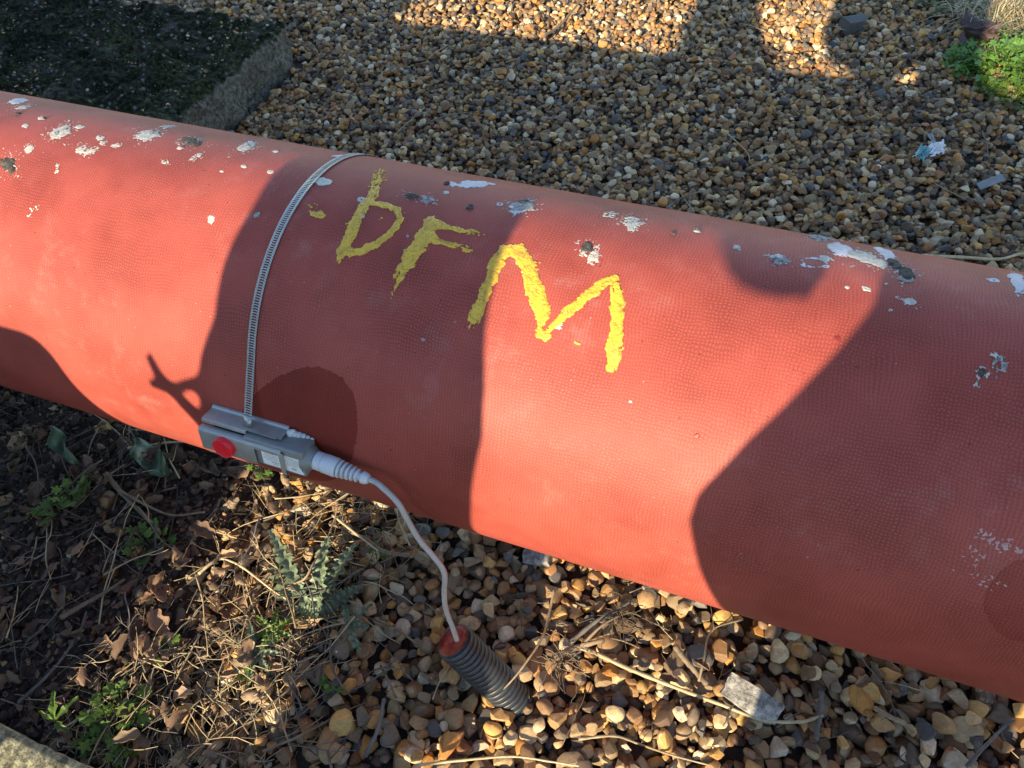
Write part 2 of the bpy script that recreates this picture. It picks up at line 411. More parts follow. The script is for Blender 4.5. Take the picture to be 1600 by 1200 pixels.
# ------------------------------------------------------------------ ground
X0, X1, Y0, Y1 = -3.7, 1.7, -0.95, 3.1            # area with modelled stones
CELL = 0.006
NX, NY = int((X1-X0)/CELL), int((Y1-Y0)/CELL)
gx = X0 + (np.arange(NX)+0.5)*CELL; gy = Y0 + (np.arange(NY)+0.5)*CELL
def soil_amount(x, y):
    """1 in the leafy soil at the near left, 0 in the gravel"""
    x = np.asarray(x, float); y = np.asarray(y, float)
    edge = -0.80 + 0.25*np.clip(-y-0.25, 0, 1)
    w = 0.30*(fbm(x*3.1, y*3.1, 5)-0.5) + 0.16*(fbm(x*11, y*11, 9)-0.5)
    t = np.clip((edge + w - x)/0.22 + 0.5, 0, 1)
    t = t*t*(3-2*t)
    return t*np.clip((0.30 - y)/0.3, 0, 1)
def base_z(x, y):
    s = soil_amount(x, y)
    return -0.044 + s*0.038 + (0.010 + 0.022*s)*(fbm(np.asarray(x)*6, np.asarray(y)*6, 3)-0.5) + 0.010*s*(fbm(np.asarray(x)*40, np.asarray(y)*40, 4)-0.5)
def axis_lines(lo, hi, step, far):
    a = list(np.arange(lo, hi+1e-6, step)); e = step*2; p = hi
    b = []
    while p < far: p += e; e *= 1.6; b.append(p)
    q = lo; e = step*2; c = []
    while q > -far: q -= e; e *= 1.6; c.append(q)
    return np.array(c[::-1]+a+b)
xs = axis_lines(X0, X1, 0.018, 120); ys = axis_lines(Y0, Y1, 0.018, 120)
GX, GY = np.meshgrid(xs, ys, indexing='ij')
GZ = base_z(GX, GY)
inside = (GX > X0-0.02) & (GX < X1+0.02) & (GY > Y0-0.02) & (GY < Y1+0.02)
GZ = np.where(inside, GZ, -0.012)
nyl = len(ys)
idx = np.arange(len(xs)*nyl).reshape(len(xs), nyl)
q = np.stack([idx[:-1, :-1], idx[1:, :-1], idx[1:, 1:], idx[:-1, 1:]], -1).reshape(-1, 4)
gm = bpy.data.meshes.new('ground')
gm.from_pydata(np.stack([GX, GY, GZ], -1).reshape(-1, 3).tolist(), [], q.tolist()); gm.update()
fa = gm.attributes.new('far_dark_ground', 'FLOAT', 'POINT')
fa.data.foreach_set('value', np.where(inside, 0.0, 1.0).reshape(-1).astype(np.float32))
gm.materials.append(M_SOIL); smooth(gm)
ground = obj('ground', gm); ground['kind'] = 'structure'

# ------------------------------------------------------------------ concrete slab and kerb
SLAB_T = 0.12
def rough_block(name, x0, x1, y0, y1, z0, z1, mat, step=0.02, rad=0.03, rough=0.012, seed=1, corner=0.12):
    """a weathered concrete block with rounded, chipped edges (top and the two/three visible sides)"""
    nx = max(2, int((x1-x0)/step)); ny = max(2, int((y1-y0)/step)); nz = max(3, int((z1-z0)/step))
    v = []; f = []
    bm = bmesh.new()
    bmesh.ops.create_cube(bm, size=1.0)
    bm.transform(Matrix.Translation(((x0+x1)/2, (y0+y1)/2, (z0+z1)/2)) @ Matrix.Diagonal((x1-x0, y1-y0, z1-z0, 1)))
    ex = [e for e in bm.edges if abs(e.verts[0].co.x-e.verts[1].co.x) > 1e-5]
    ey = [e for e in bm.edges if abs(e.verts[0].co.y-e.verts[1].co.y) > 1e-5]
    ez = [e for e in bm.edges if abs(e.verts[0].co.z-e.verts[1].co.z) > 1e-5]
    bmesh.ops.subdivide_edges(bm, edges=ex, cuts=nx, use_grid_fill=True)
    ey = [e for e in bm.edges if abs(e.verts[0].co.y-e.verts[1].co.y) > 1e-5]
    bmesh.ops.subdivide_edges(bm, edges=ey, cuts=ny, use_grid_fill=True)
    ez = [e for e in bm.edges if abs(e.verts[0].co.z-e.verts[1].co.z) > 1e-5]
    bmesh.ops.subdivide_edges(bm, edges=ez, cuts=nz, use_grid_fill=True)
    P = np.array([tuple(vv.co) for vv in bm.verts])
    lo = np.array([x0, y0, z0-1]); hi = np.array([x1, y1, z1])
    Nrm = np.zeros_like(P)
    # corner rounding in plan
    rr = rad + 0.5*rad*(fbm(P[:, 0]*9+P[:, 1]*3, P[:, 1]*9+P[:, 2]*4, seed)-0.5)*2
    q = np.clip(P, lo + rr[:, None], hi - rr[:, None])
    d = P - q; L = np.linalg.norm(d, axis=1)
    ok = L > 1e-6
    Nrm[ok] = d[ok]/L[ok][:, None]
    P[ok] = q[ok] + Nrm[ok]*np.minimum(L, rr)[ok][:, None]
    nn = fbm(P[:, 0]*14+P[:, 2]*11, P[:, 1]*14+P[:, 2]*7, seed+3, 4)-0.5
    n2 = fbm(P[:, 0]*55+P[:, 2]*41, P[:, 1]*55+P[:, 2]*37, seed+7, 3)-0.5
    Nrm[~ok] = 0
    amp = rough*(nn*1.6+n2*0.7)
    P += Nrm*amp[:, None]
    top = P[:, 2] > z1-rad*1.01
    P[:, 2] += np.where(top, amp*0.22, 0)
    for vv, p in zip(bm.verts, P): vv.co = p
    bmesh.ops.recalc_face_normals(bm, faces=bm.faces)
    me = bpy.data.meshes.new(name); bm.to_mesh(me); bm.free()
    me.materials.append(mat); smooth(me)
    return me
slab = obj('concrete_slab', rough_block('concrete_slab', -4.3, -1.655, 0.74, 1.45, -0.10, SLAB_T, M_SLAB, 0.016, 0.035, 0.040, 2))
thing(slab, 'dark mossy concrete slab lying on the gravel behind the red pipe', 'slab')
k0 = ground_at(0, 1130, 0.045); k1 = ground_at(145, 1200, 0.045)
KY = k0[1]
kerb_ang = math.atan2(k1[1]-k0[1], k1[0]-k0[0])
kme = rough_block('concrete_kerb', -2.2, 0.9, -0.20, 0.0, -0.12, 0.045, M_KERB, 0.016, 0.008, 0.004, 5)
kerb = obj('concrete_kerb', kme, None, (k0[0], k0[1], 0)); kerb.rotation_euler.z = kerb_ang
thing(kerb, 'pale concrete kerb edge with a green tint at the bottom left corner', 'kerb')

# ------------------------------------------------------------------ pebbles
def pebble_mesh(i, angular):
    r = np.random.default_rng(100+i)
    bm = bmesh.new(); bmesh.ops.create_icosphere(bm, subdivisions=3, radius=1.0)
    P = np.array([tuple(v.co) for v in bm.verts])
    for k in range(int(6 + angular*9)):
        nrm = r.normal(size=3); nrm /= np.linalg.norm(nrm)
        dd = r.uniform(0.36, 0.78) if angular > 0.2 else r.uniform(0.55, 0.92)
        ex = P @ nrm - dd
        P = P - np.where(ex > 0, ex*(0.98 if angular > 0.2 else 0.8), 0)[:, None]*nrm
    if r.random() < 0.35:      # a hollow as flints have
        c = r.normal(size=3); c /= np.linalg.norm(c)
        dd = np.linalg.norm(P - c*1.15, axis=1); P *= (1-0.35*np.clip(1-dd/0.75, 0, 1))[:, None]
    lump = 0.10*(fbm(P[:, 0]*1.7+9+i, P[:, 1]*1.7+P[:, 2]*1.3, i)-0.5) + 0.10*(fbm(P[:, 2]*2.1+3, P[:, 0]*1.9-P[:, 1], i+50)-0.5)
    P *= (1+lump*2)[:, None]
    P -= (P.max(0)+P.min(0))/2
    P /= (P.max(0)-P.min(0))/2
    for v, p in zip(bm.verts, P*0.01): v.co = p        # unit stone: 20 mm across, scaled per stone
    me = bpy.data.meshes.new('pebble_shape'); bm.to_mesh(me); bm.free()
    me.materials.append(M_PEBBLE); smooth(me, True, 22)
    # fewer faces
    return me
NVAR = 26
PEB = [pebble_mesh(i, (i % 5)/4.0) for i in range(NVAR)]
pcol = bpy.data.collections.new('pebble_shapes')
for i, me in enumerate(PEB):
    pcol.objects.link(bpy.data.objects.new('pebble_shape_%02d' % i, me))

HM = base_z(gx[:, None], gy[None, :])
slabmask = (gx[:, None] < -1.64) & (gy[None, :] > 0.72) & (gy[None, :] < 1.46)
HM = np.where(slabmask, 0.3, HM)
kd = np.array([math.cos(kerb_ang), math.sin(kerb_ang)])
kside = (gx[:, None]-k0[0])*(-kd[1]) + (gy[None, :]-k0[1])*kd[0]
HM = np.where(kside < 0.0, 0.3, HM)
stones = []
area = (X1-X0)*(Y1-Y0)
NTRY = int(area*1300*2.9)
cand = rng.uniform(size=(NTRY, 3, 2))
szr = rng.random(NTRY); shp = rng.uniform(0.72, 1.28, size=(NTRY, 2)); flat = rng.uniform(0.50, 0.9, NTRY)
soilS = soil_amount(gx[:, None], gy[None, :])
acc = rng.random(NTRY)
for i in range(NTRY):
    best = None
    for c in range(3):
        ix = int(cand[i, c, 0]*(NX-10))+5; iy = int(cand[i, c, 1]*(NY-10))+5
        hv = HM[ix, iy]
        if best is None or hv < best[0]: best = (hv, ix, iy)
    hv, ix, iy = best
    if hv > 0.1: continue
    s = soilS[ix, iy]
    if s > 0.05 and acc[i] < s*0.60: continue
    y = gy[iy]
    if y < 0.3 and acc[i] > 0.97: continue
    # crushed stones under the pipe that nobody sees are skipped
    if 0.12 < y < 0.22 and acc[i] > 0.5: continue
    r = 0.0082 + 0.0086*szr[i]**1.5 + (0.0025 if szr[i] > 0.97 else 0)
    if y > 0.3: r *= 0.80
    c_ = r*flat[i]; rh = r*1.0
    k = int(rh/CELL)+1
    a0, a1, b0, b1 = ix-k, ix+k+1, iy-k, iy+k+1
    if a0 < 0 or b0 < 0 or a1 > NX or b1 > NY: continue
    jx, jy = rng.random()-0.5, rng.random()-0.5
    X = gx[ix]+jx*CELL; Y = gy[iy]+jy*CELL
    d2 = ((gx[a0:a1, None]-X)**2 + (gy[None, b0:b1]-Y)**2)/(rh*rh)
    m = d2 < 1.0
    if m.sum() < 3: continue
    h = HM[a0:a1, b0:b1]
    if h[m].max() > 0.1: continue
    prof = np.sqrt(np.clip(1-d2, 0, 1))*c_
    z = np.partition((h+prof)[m], int(m.sum()*0.72))[int(m.sum()*0.72)] - 0.12*c_
    top = np.where(m, z+prof*0.92, -9)
    HM[a0:a1, b0:b1] = np.maximum(h, top)
    stones.append((X, Y, z, r*shp[i, 0], r*shp[i, 1], c_, i % NVAR, s))
# small grit scattered over the soil
NG = 5200
for i in range(NG):
    X = rng.uniform(-1.6, -0.35); Y = rng.uniform(-0.8, 0.25)
    s = float(soil_amount(X, Y))
    if rng.random() > s*0.9+0.1: continue
    ix = int((X-X0)/CELL); iy = int((Y-Y0)/CELL)
    if HM[ix, iy] > 0.1: continue
    r = 0.0016 + 0.0042*rng.random()**2.5
    stones.append((X, Y, HM[ix, iy]+r*0.3, r, r*rng.uniform(0.7, 1.2), r*0.75, int(rng.integers(NVAR)), 1.0))
# crumbs of stone lodged on the slab
for i in range(2600):
    X = rng.uniform(-3.3, -1.70); Y = rng.uniform(0.78, 1.42)
    if fbm(np.array([X*5]), np.array([Y*5]), 44)[0] < 0.40 + 0.2*rng.random(): continue
    r = 0.0012 + 0.0050*rng.random()**4
    stones.append((X, Y, SLAB_T+r*0.1+0.004*(rng.random()-0.5), r, r*rng.uniform(0.7, 1.2), r*0.7, int(rng.integers(NVAR)), 0.0))
st = np.array(stones)
HM_show = np.where(HM > 0.1, 0.0, HM)
def ground_z(x, y):
    ix = min(max(int((x-X0)/CELL), 2), NX-3); iy = min(max(int((y-Y0)/CELL), 2), NY-3)
    return float(HM_show[ix-1:ix+2, iy-1:iy+2].max())
yaw = rng.uniform(0, 2*math.pi, len(st)); til = rng.normal(0, 0.32, (len(st), 2))
# soil clods and fine dry litter
M_SHADESTEM = leaf_mat('shaded_stem', (0.075, 0.050, 0.032), (0.15, 0.105, 0.068), 0.8, 0.0, 0.3)  # stem colour darkened to stand in for shade at the left
def scatter_stuff(name, label, n, seed, mats, kind):
    r = np.random.default_rng(seed); mb = MB()
    ico = bmesh.new(); bmesh.ops.create_icosphere(ico, subdivisions=1, radius=1.0)
    IV = np.array([tuple(v.co) for v in ico.verts]); IF = [[v.index for v in f.verts] for f in ico.faces]; ico.free()
    c = 0
    while c < n:
        x = r.uniform(-1.65, -0.40); y = r.uniform(-0.80, 0.22); s_ = float(soil_amount(x, y))
        lit = math.exp(-((x+0.68)/0.14)**2)*(0.8 if kind == 'stem' else 0.0)
        if r.random() > max(s_, lit): continue
        if mats is M_STRAW and (x < -0.62-0.42*(-y) or x > -0.45): continue
        if kind == 'flake' and x < -0.95 and r.random() < 0.6: continue
        ix = int((x-X0)/CELL); iy = int((y-Y0)/CELL)
        if HM[ix, iy] > 0.1: continue
        z = HM[ix, iy]; c += 1
        if kind == 'clod':
            q = 0.0022+0.0095*r.random()**3
            jv = IV*(1+r.uniform(-.3, .3, (len(IV), 1)))*np.array([q, q*r.uniform(.7, 1.3), q*.75])
            mb.add(jv+np.array([x, y, z+q*.3]), IF)
            k = max(1, int(q/CELL)); HM[ix-k:ix+k+1, iy-k:iy+k+1] = np.maximum(HM[ix-k:ix+k+1, iy-k:iy+k+1], z+q*.7)
        elif kind == 'stem':
            L = r.uniform(.015, .075); a = r.uniform(0, 6.28); w = r.uniform(.0005, .0013); d = np.array([math.cos(a), math.sin(a), r.normal()*.14])
            sd = np.array([-d[1], d[0], 0]); bend = r.normal()*.25
            P = [np.array([x, y, z+.003+r.random()*.008])+d*L*t+sd*bend*L*t*t for t in (0, .33, .66, 1)]
            mb.tube(P, [w, w, w*.9, w*.6], 3, False)
        else:
            q = r.uniform(.003, .010); a = r.uniform(0, 6.28); ca, sa = math.cos(a), math.sin(a); tx, ty = r.normal(0, .5, 2)
            pts = []
            for (u, v) in ((-1, -.2), (-.2, -.55), (.8, -.3), (1, .3), (.1, .6), (-.8, .35), (0, 0)):
                u += r.uniform(-.2, .2); v += r.uniform(-.2, .2)
                pts.append((x+q*(ca*u-sa*v), y+q*(sa*u+ca*v), z+.003+q*(.35*(u*u+v*v)+tx*u*.6+ty*v*.6)))
            mb.add(pts, [[6, i, (i+1) % 6] for i in range(6)])
    o = obj(name, mb.mesh(name, mats)); o['kind'] = 'stuff'; o['label'] = label
scatter_stuff('soil_clods', 'dark crumbs of damp soil at the lower left', 5200, 61, M_SOIL, 'clod')
scatter_stuff('leaf_fragments', 'broken bits of brown dead leaf strewn at the lower left', 1500, 62, M_DEAD, 'flake')
scatter_stuff('fine_litter', 'fine dry stems matted at the lower left', 1200, 63, M_SHADESTEM, 'stem')
scatter_stuff('fine_straw', 'fine pale straw matted at the lower left', 900, 64, M_STRAW, 'stem')
HM_show = np.where(HM > 0.1, 0.0, HM)
# the 300 stones that show largest
scr = []
for i, s in enumerate(st):
    if s[3] < 0.007 or s[1] > 0.2: continue
    px, py, dep = project(s[:3])
    if not (10 < px < 1590 and py < 1190): continue
    if py < 602+0.31*px+14: continue
    ix = int((s[0]-X0)/CELL); iy = int((s[1]-Y0)/CELL)
    if s[2]+s[5]*0.92 < HM[ix, iy]-0.003: continue
    scr.append((-(s[3]*s[4])**0.5/dep, i))
scr.sort()
solo = set(i for _, i in scr[:300])
rest = np.array([i for i in range(len(st)) if i not in solo])
def euler_of(i): return (til[i, 0], til[i, 1], yaw[i])
for i in sorted(solo):
    o = obj('pebble', PEB[int(st[i, 6])], ground, st[i, :3])
    o.rotation_euler = euler_of(i); o.scale = (st[i, 3]/0.01, st[i, 4]/0.01, st[i, 5]/0.01)
pm = bpy.data.meshes.new('gravel')
pm.from_pydata(st[rest, :3].tolist(), [], [])
a = pm.attributes.new('rot', 'FLOAT_VECTOR', 'POINT')
a.data.foreach_set('vector', np.column_stack([til[rest], yaw[rest]]).astype(np.float32).ravel())
a = pm.attributes.new('scl', 'FLOAT_VECTOR', 'POINT')
a.data.foreach_set('vector', (st[rest, 3:6]/0.01).astype(np.float32).ravel())
a = pm.attributes.new('var', 'INT', 'POINT')
a.data.foreach_set('value', st[rest, 6].astype(np.int32))
pm.materials.append(M_PEBBLE)
gravel = obj('gravel', pm); gravel['kind'] = 'stuff'
gravel['label'] = 'brown and grey flint gravel spread around the red pipe'
ng = bpy.data.node_groups.new('scatter_gravel', 'GeometryNodeTree')
ng.interface.new_socket('Geometry', in_out='INPUT', socket_type='NodeSocketGeometry')
ng.interface.new_socket('Geometry', in_out='OUTPUT', socket_type='NodeSocketGeometry')
gi = ng.nodes.new('NodeGroupInput'); go = ng.nodes.new('NodeGroupOutput')
ci = ng.nodes.new('GeometryNodeCollectionInfo'); ci.inputs['Collection'].default_value = pcol
ci.inputs['Separate Children'].default_value = True; ci.inputs['Reset Children'].default_value = True
ip = ng.nodes.new('GeometryNodeInstanceOnPoints'); ip.inputs['Pick Instance'].default_value = True
def attr(name, typ):
    x = ng.nodes.new('GeometryNodeInputNamedAttribute'); x.data_type = typ; x.inputs[0].default_value = name
    return x.outputs[0]
ng.links.new(gi.outputs[0], ip.inputs['Points']); ng.links.new(ci.outputs[0], ip.inputs['Instance'])
ng.links.new(attr('var', 'INT'), ip.inputs['Instance Index'])
e2r = ng.nodes.new('FunctionNodeEulerToRotation'); ng.links.new(attr('rot', 'FLOAT_VECTOR'), e2r.inputs[0])
ng.links.new(e2r.outputs[0], ip.inputs['Rotation']); ng.links.new(attr('scl', 'FLOAT_VECTOR'), ip.inputs['Scale'])
ng.links.new(ip.outputs[0], go.inputs[0])
md = gravel.modifiers.new('scatter', 'NODES'); md.node_group = ng

# ------------------------------------------------------------------ the pipe
def pipe_disp(u, v):
    return 0.0016*(fbm(u*3.0, v*3.0, 21)-0.5) + 0.0010*(fbm(u*11, v*11, 22)-0.5)
def pipe_pos(u, v, lift=0.0):
    u = np.asarray(u, float); v = np.asarray(v, float)
    r = R_PIPE + pipe_disp(u, v) + lift; th = v/R_PIPE
    return np.stack([u, -r*np.sin(th), H_PIPE + r*np.cos(th)], -1)
pipe = empty('pipe', (0, 0, 0))
thing(pipe, 'large red cloth-wrapped pipe with yellow painted letters crossing above the gravel', 'pipe')
us = np.concatenate([np.linspace(-9, -2.2, 30)[:-1], np.linspace(-2.2, 1.2, 171), np.linspace(1.2, 6, 20)[1:]])
NV = 220
vs = np.linspace(-math.pi*R_PIPE, math.pi*R_PIPE, NV+1)
U, V = np.meshgrid(us, vs, indexing='ij')
edge = np.clip((math.pi*R_PIPE-np.abs(V))/0.05, 0, 1)
PP = pipe_pos(U, V)
idx = np.arange(U.size).reshape(U.shape)
q = np.stack([idx[:-1, :-1], idx[:-1, 1:], idx[1:, 1:], idx[1:, :-1]], -1).reshape(-1, 4)
wm = bpy.data.meshes.new('wrap'); wm.from_pydata(PP.reshape(-1, 3).tolist(), [], q.tolist()); wm.update()
uvl = wm.uv_layers.new(name='UVMap')
li = np.zeros(len(wm.loops), np.int32); wm.loops.foreach_get('vertex_index', li)
uvl.data.foreach_set('uv', np.stack([U.ravel(), V.ravel()], -1)[li].astype(np.float32).ravel())
wm.materials.append(M_PIPE); smooth(wm)
obj('wrap', wm, pipe)

def splat(name, field, u0, u1, v0, v1, cell, mat, lift=0.0006, height=0.0, label=None, parent=pipe):
    """thin crust on the pipe where field(u, v) > 0, cut out by marching squares"""
    nu = max(3, int((u1-u0)/cell)); nv = max(3, int((v1-v0)/cell))
    uu = np.linspace(u0, u1, nu); vv = np.linspace(v0, v1, nv)
    UU, VV = np.meshgrid(uu, vv, indexing='ij')
    F = field(UU, VV)
    F[0, :] = F[-1, :] = -1; F[:, 0] = F[:, -1] = -1
    verts = []; key = {}; faces = []; hval = []
    def vid(k, u, v, h):
        if k not in key: key[k] = len(verts); verts.append((u, v)); hval.append(h)
        return key[k]
    INS = F > 0
    cells = np.argwhere(INS[:-1, :-1] | INS[1:, :-1] | INS[1:, 1:] | INS[:-1, 1:])
    for i, j in cells:
        cs = ((i, j), (i+1, j), (i+1, j+1), (i, j+1)); poly = []
        for k in range(4):
            a = cs[k]; b = cs[(k+1) % 4]; fa_, fb = F[a], F[b]
            if fa_ > 0: poly.append(vid(('p',)+a, uu[a[0]], vv[a[1]], fa_))
            if (fa_ > 0) != (fb > 0):
                t = fa_/(fa_-fb); e = (a, b) if a < b else (b, a)
                poly.append(vid(e, uu[a[0]]+(uu[b[0]]-uu[a[0]])*t, vv[a[1]]+(vv[b[1]]-vv[a[1]])*t, 0.0))
        if len(poly) >= 3: faces.append(poly[::-1])
    if not faces: return None
    ua = np.array(verts); hv = np.array(hval)
    g = fbm(ua[:, 0]*260, ua[:, 1]*260, 31)
    # the rim dips onto the wrap so that the crust has no floating edge
    lf = np.where(hv > 0, lift + height*np.clip(hv*3, 0, 1)*(0.35+1.3*g), 0.00025)
    pos = pipe_pos(ua[:, 0], ua[:, 1], lf)
    me = mesh_of(name, pos, faces, mat)
    l = me.uv_layers.new(name='UVMap'); li = np.zeros(len(me.loops), np.int32); me.loops.foreach_get('vertex_index', li)
    l.data.foreach_set('uv', ua[li].astype(np.float32).ravel())
    o = obj(name, me, parent)
    if label: o['label'] = label
    return o
def seg_dist(u, v, a, b):
    a = np.array(a); b = np.array(b); d = b-a; L = d @ d
    t = np.clip(((u-a[0])*d[0]+(v-a[1])*d[1])/max(L, 1e-12), 0, 1)
    return np.hypot(u-a[0]-t*d[0], v-a[1]-t*d[1]), t
def stroke_field(strokes, seed, mm=0.00083, dry=0.78):
    """strokes: list of [(px, py, width_px, density)], brush lines in photo points laid onto the pipe"""
    S_ = [[(*pipe_uv(p[0], p[1]), p[2]*mm/2, p[3]) for p in s] for s in strokes]
    us_ = [p[0] for s in S_ for p in s]; vs_ = [p[1] for s in S_ for p in s]
    box = (min(us_)-0.03, max(us_)+0.03, min(vs_)-0.03, max(vs_)+0.03)
    def field(u, v):
        best = np.full(u.shape, -1.0)
        du = 0.006*(fbm(u*70, v*70, seed)-0.5); dv = 0.006*(fbm(u*70, v*70, seed+9)-0.5)
        wob = 0.9*(fbm(u*150, v*150, seed+1, 3)-0.5) + 0.30*(fbm(u*380, v*380, seed+5, 2)-0.5)
        tex = fbm(u*420, v*420, seed+2, 2)
        for s in S_:
            for a, b in zip(s[:-1], s[1:]):
                d, t = seg_dist(u+du, v+dv, a[:2], b[:2])
                dx_, dy_ = b[0]-a[0], b[1]-a[1]; ln = math.hypot(dx_, dy_)+1e-9
                al = (u*dx_+v*dy_)/ln; ac = (-u*dy_+v*dx_)/ln
                stx = 0.45*tex + 0.55*fbm(al*55, ac*620, seed+3, 2)
                w = a[2]+(b[2]-a[2])*t; den = a[3]+(b[3]-a[3])*t
                f = 1 - d/w + wob*0.95
                f = np.minimum(f, (den*dry-stx)*3.4 + np.clip(f, 0, 1)*den*0.7)
                best = np.maximum(best, f)
        return best
    return field, box
def zz(pts, ox=460, oy=240, k=2.963): return [(ox+p[0]/k, oy+p[1]/k, p[2]/k, p[3]) for p in pts]
letters = [
    ('paint_letter', 'yellow painted letter D, nearest the steel band', [
        zz([(400, 75, 60, 0.58), (385, 130, 66, 0.74), (368, 190, 50, 0.95), (328, 235, 48, 1.1), (288, 300, 52, 1.2), (258, 375, 55, 1.2), (228, 440, 50, 1.1), (212, 500, 24, 0.9)]),
        zz([(330, 225, 40, 1.1), (420, 238, 48, 1.1), (478, 262, 46, 1.1), (490, 300, 40, 0.75), (462, 345, 40, 1.1), (420, 390, 38, 1.1), (365, 430, 44, 1.1), (300, 455, 42, 1.1), (215, 455, 46, 1.0)]),
        zz([(495, 270, 40, 0.42), (520, 290, 22, 0.4)]), zz([(240, 270, 40, 0.33), (235, 320, 40, 0.36)]), zz([(415, 300, 40, 0.38), (425, 320, 30, 0.36)])], 101),
    ('paint_letter', 'yellow painted letter F with faded arms, in the middle', [
        zz([(628, 310, 62, 1.0), (640, 335, 82, 1.2), (600, 390, 84, 1.2), (560, 450, 74, 1.2), (520, 510, 68, 1.1), (485, 570, 52, 0.85), (455, 620, 34, 0.6), (443, 675, 16, 0.5)]),
        zz([(650, 330, 60, 1.0), (690, 340, 34, 0.95), (760, 350, 30, 0.78), (830, 368, 32, 0.74), (872, 385, 24, 0.66)]),
        zz([(640, 395, 50, 1.0), (690, 408, 30, 0.9), (740, 428, 30, 0.74), (815, 447, 28, 0.66)])], 202),
    ('paint_letter', 'bright yellow painted letter M, half in sunlight', [
        zz([(828, 790, 44, 0.75), (842, 745, 56, 1.1), (870, 680, 48, 1.1), (900, 600, 58, 0.92), (930, 530, 60, 1.05), (975, 450, 66, 1.2)]),
        zz([(965, 440, 50, 1.1), (1030, 452, 70, 1.2), (1085, 520, 74, 1.2), (1098, 590, 66, 1.2), (1125, 660, 70, 1.05), (1148, 720, 66, 1.1), (1145, 780, 44, 0.9)]),
        zz([(1110, 490, 60, 0.42), (1140, 500, 30, 0.40)]),
        zz([(1145, 832, 52, 1.1), (1165, 840, 48, 1.1)]),
        zz([(1175, 822, 24, 0.9), (1215, 785, 34, 1.1), (1285, 715, 46, 1.1), (1350, 660, 48, 1.1), (1420, 608, 42, 1.1), (1485, 575, 34, 0.9)]),
        zz([(1488, 620, 50, 0.8), (1500, 690, 58, 1.15), (1495, 760, 56, 1.15), (1485, 850, 50, 1.0), (1482, 920, 54, 1.15), (1466, 1000, 30, 0.8)]),
        zz([(1305, 875, 14, 0.9), (1330, 884, 9, 0.9)])], 303)]
for nm, lab, strokes, seed in letters:
    fld, box = stroke_field(strokes, seed, 0.00083, {101: 0.58, 202: 0.62}.get(seed, 0.66))
    splat(nm, fld, *box, 0.0008, M_YELLOW, 0.0004, 0.0011, lab)
for strokes, seed in (([zz([(95, 265, 60, 0.55), (122, 285, 42, 0.95), (126, 288, 36, 0.9)]), zz([(85, 240, 80, 0.34), (120, 262, 70, 0.36)])], 404),
                      ([zz([(765, 775, 34, 0.5), (770, 790, 26, 0.45)])], 405)):
    fld, box = stroke_field(strokes, seed)
    splat('paint_splash', fld, *box, 0.0010, M_YELLOW, 0.0006, 0.0008)

def blob(px, py, w, h, mat, seed, name='bird_dropping', ang=0.0, rag=0.8, hole=0.0, dens=1.2, height=0.0008, label=None, lift=0.0006):
    """a crust of w x h photo points at (px, py); its true size follows from where it lies on the pipe"""
    c = pipe_uv(px, py); ca, sa = math.cos(ang), math.sin(ang)
    a1 = pipe_uv(px+ca*w/2, py+sa*w/2); a2 = pipe_uv(px-ca*w/2, py-sa*w/2)
    b1 = pipe_uv(px-sa*h/2, py+ca*h/2); b2 = pipe_uv(px+sa*h/2, py-ca*h/2)
    A = np.array([a1[0]-a2[0], a1[1]-a2[1]])/2; B = np.array([b1[0]-b2[0], b1[1]-b2[1]])/2
    Mi = np.linalg.inv(np.array([[A[0], B[0]], [A[1], B[1]]]))
    ext = 1.45*np.array([abs(A[0])+abs(B[0]), abs(A[1])+abs(B[1])])
    cell = max(0.0006, min(0.0012, float(ext.min())/14))
    def field(u, v):
        p = Mi[0, 0]*(u-c[0])+Mi[0, 1]*(v-c[1]); q_ = Mi[1, 0]*(u-c[0])+Mi[1, 1]*(v-c[1])
        r = np.hypot(p, q_)
        an = np.arctan2(q_, p)
        f = 1 - r + rag*1.3*(fbm(p*1.6+seed*3.1+7, q_*1.6+seed, seed)-0.5) + rag*1.0*(fbm(u*330, v*330, seed+4)-0.5)
        if hole: f = np.minimum(f, r-hole+0.25*(fbm(p*3+5, q_*3, seed+8)-0.5))
        if dens < 1.1: f = np.minimum(f, (dens - fbm(u*480, v*480, seed+6, 2))*3 + np.clip(f, 0, 1)*0.6*dens)
        return f
    return splat(name, field, c[0]-ext[0], c[0]+ext[0], c[1]-ext[1], c[1]+ext[1], cell, mat, lift, height, label)

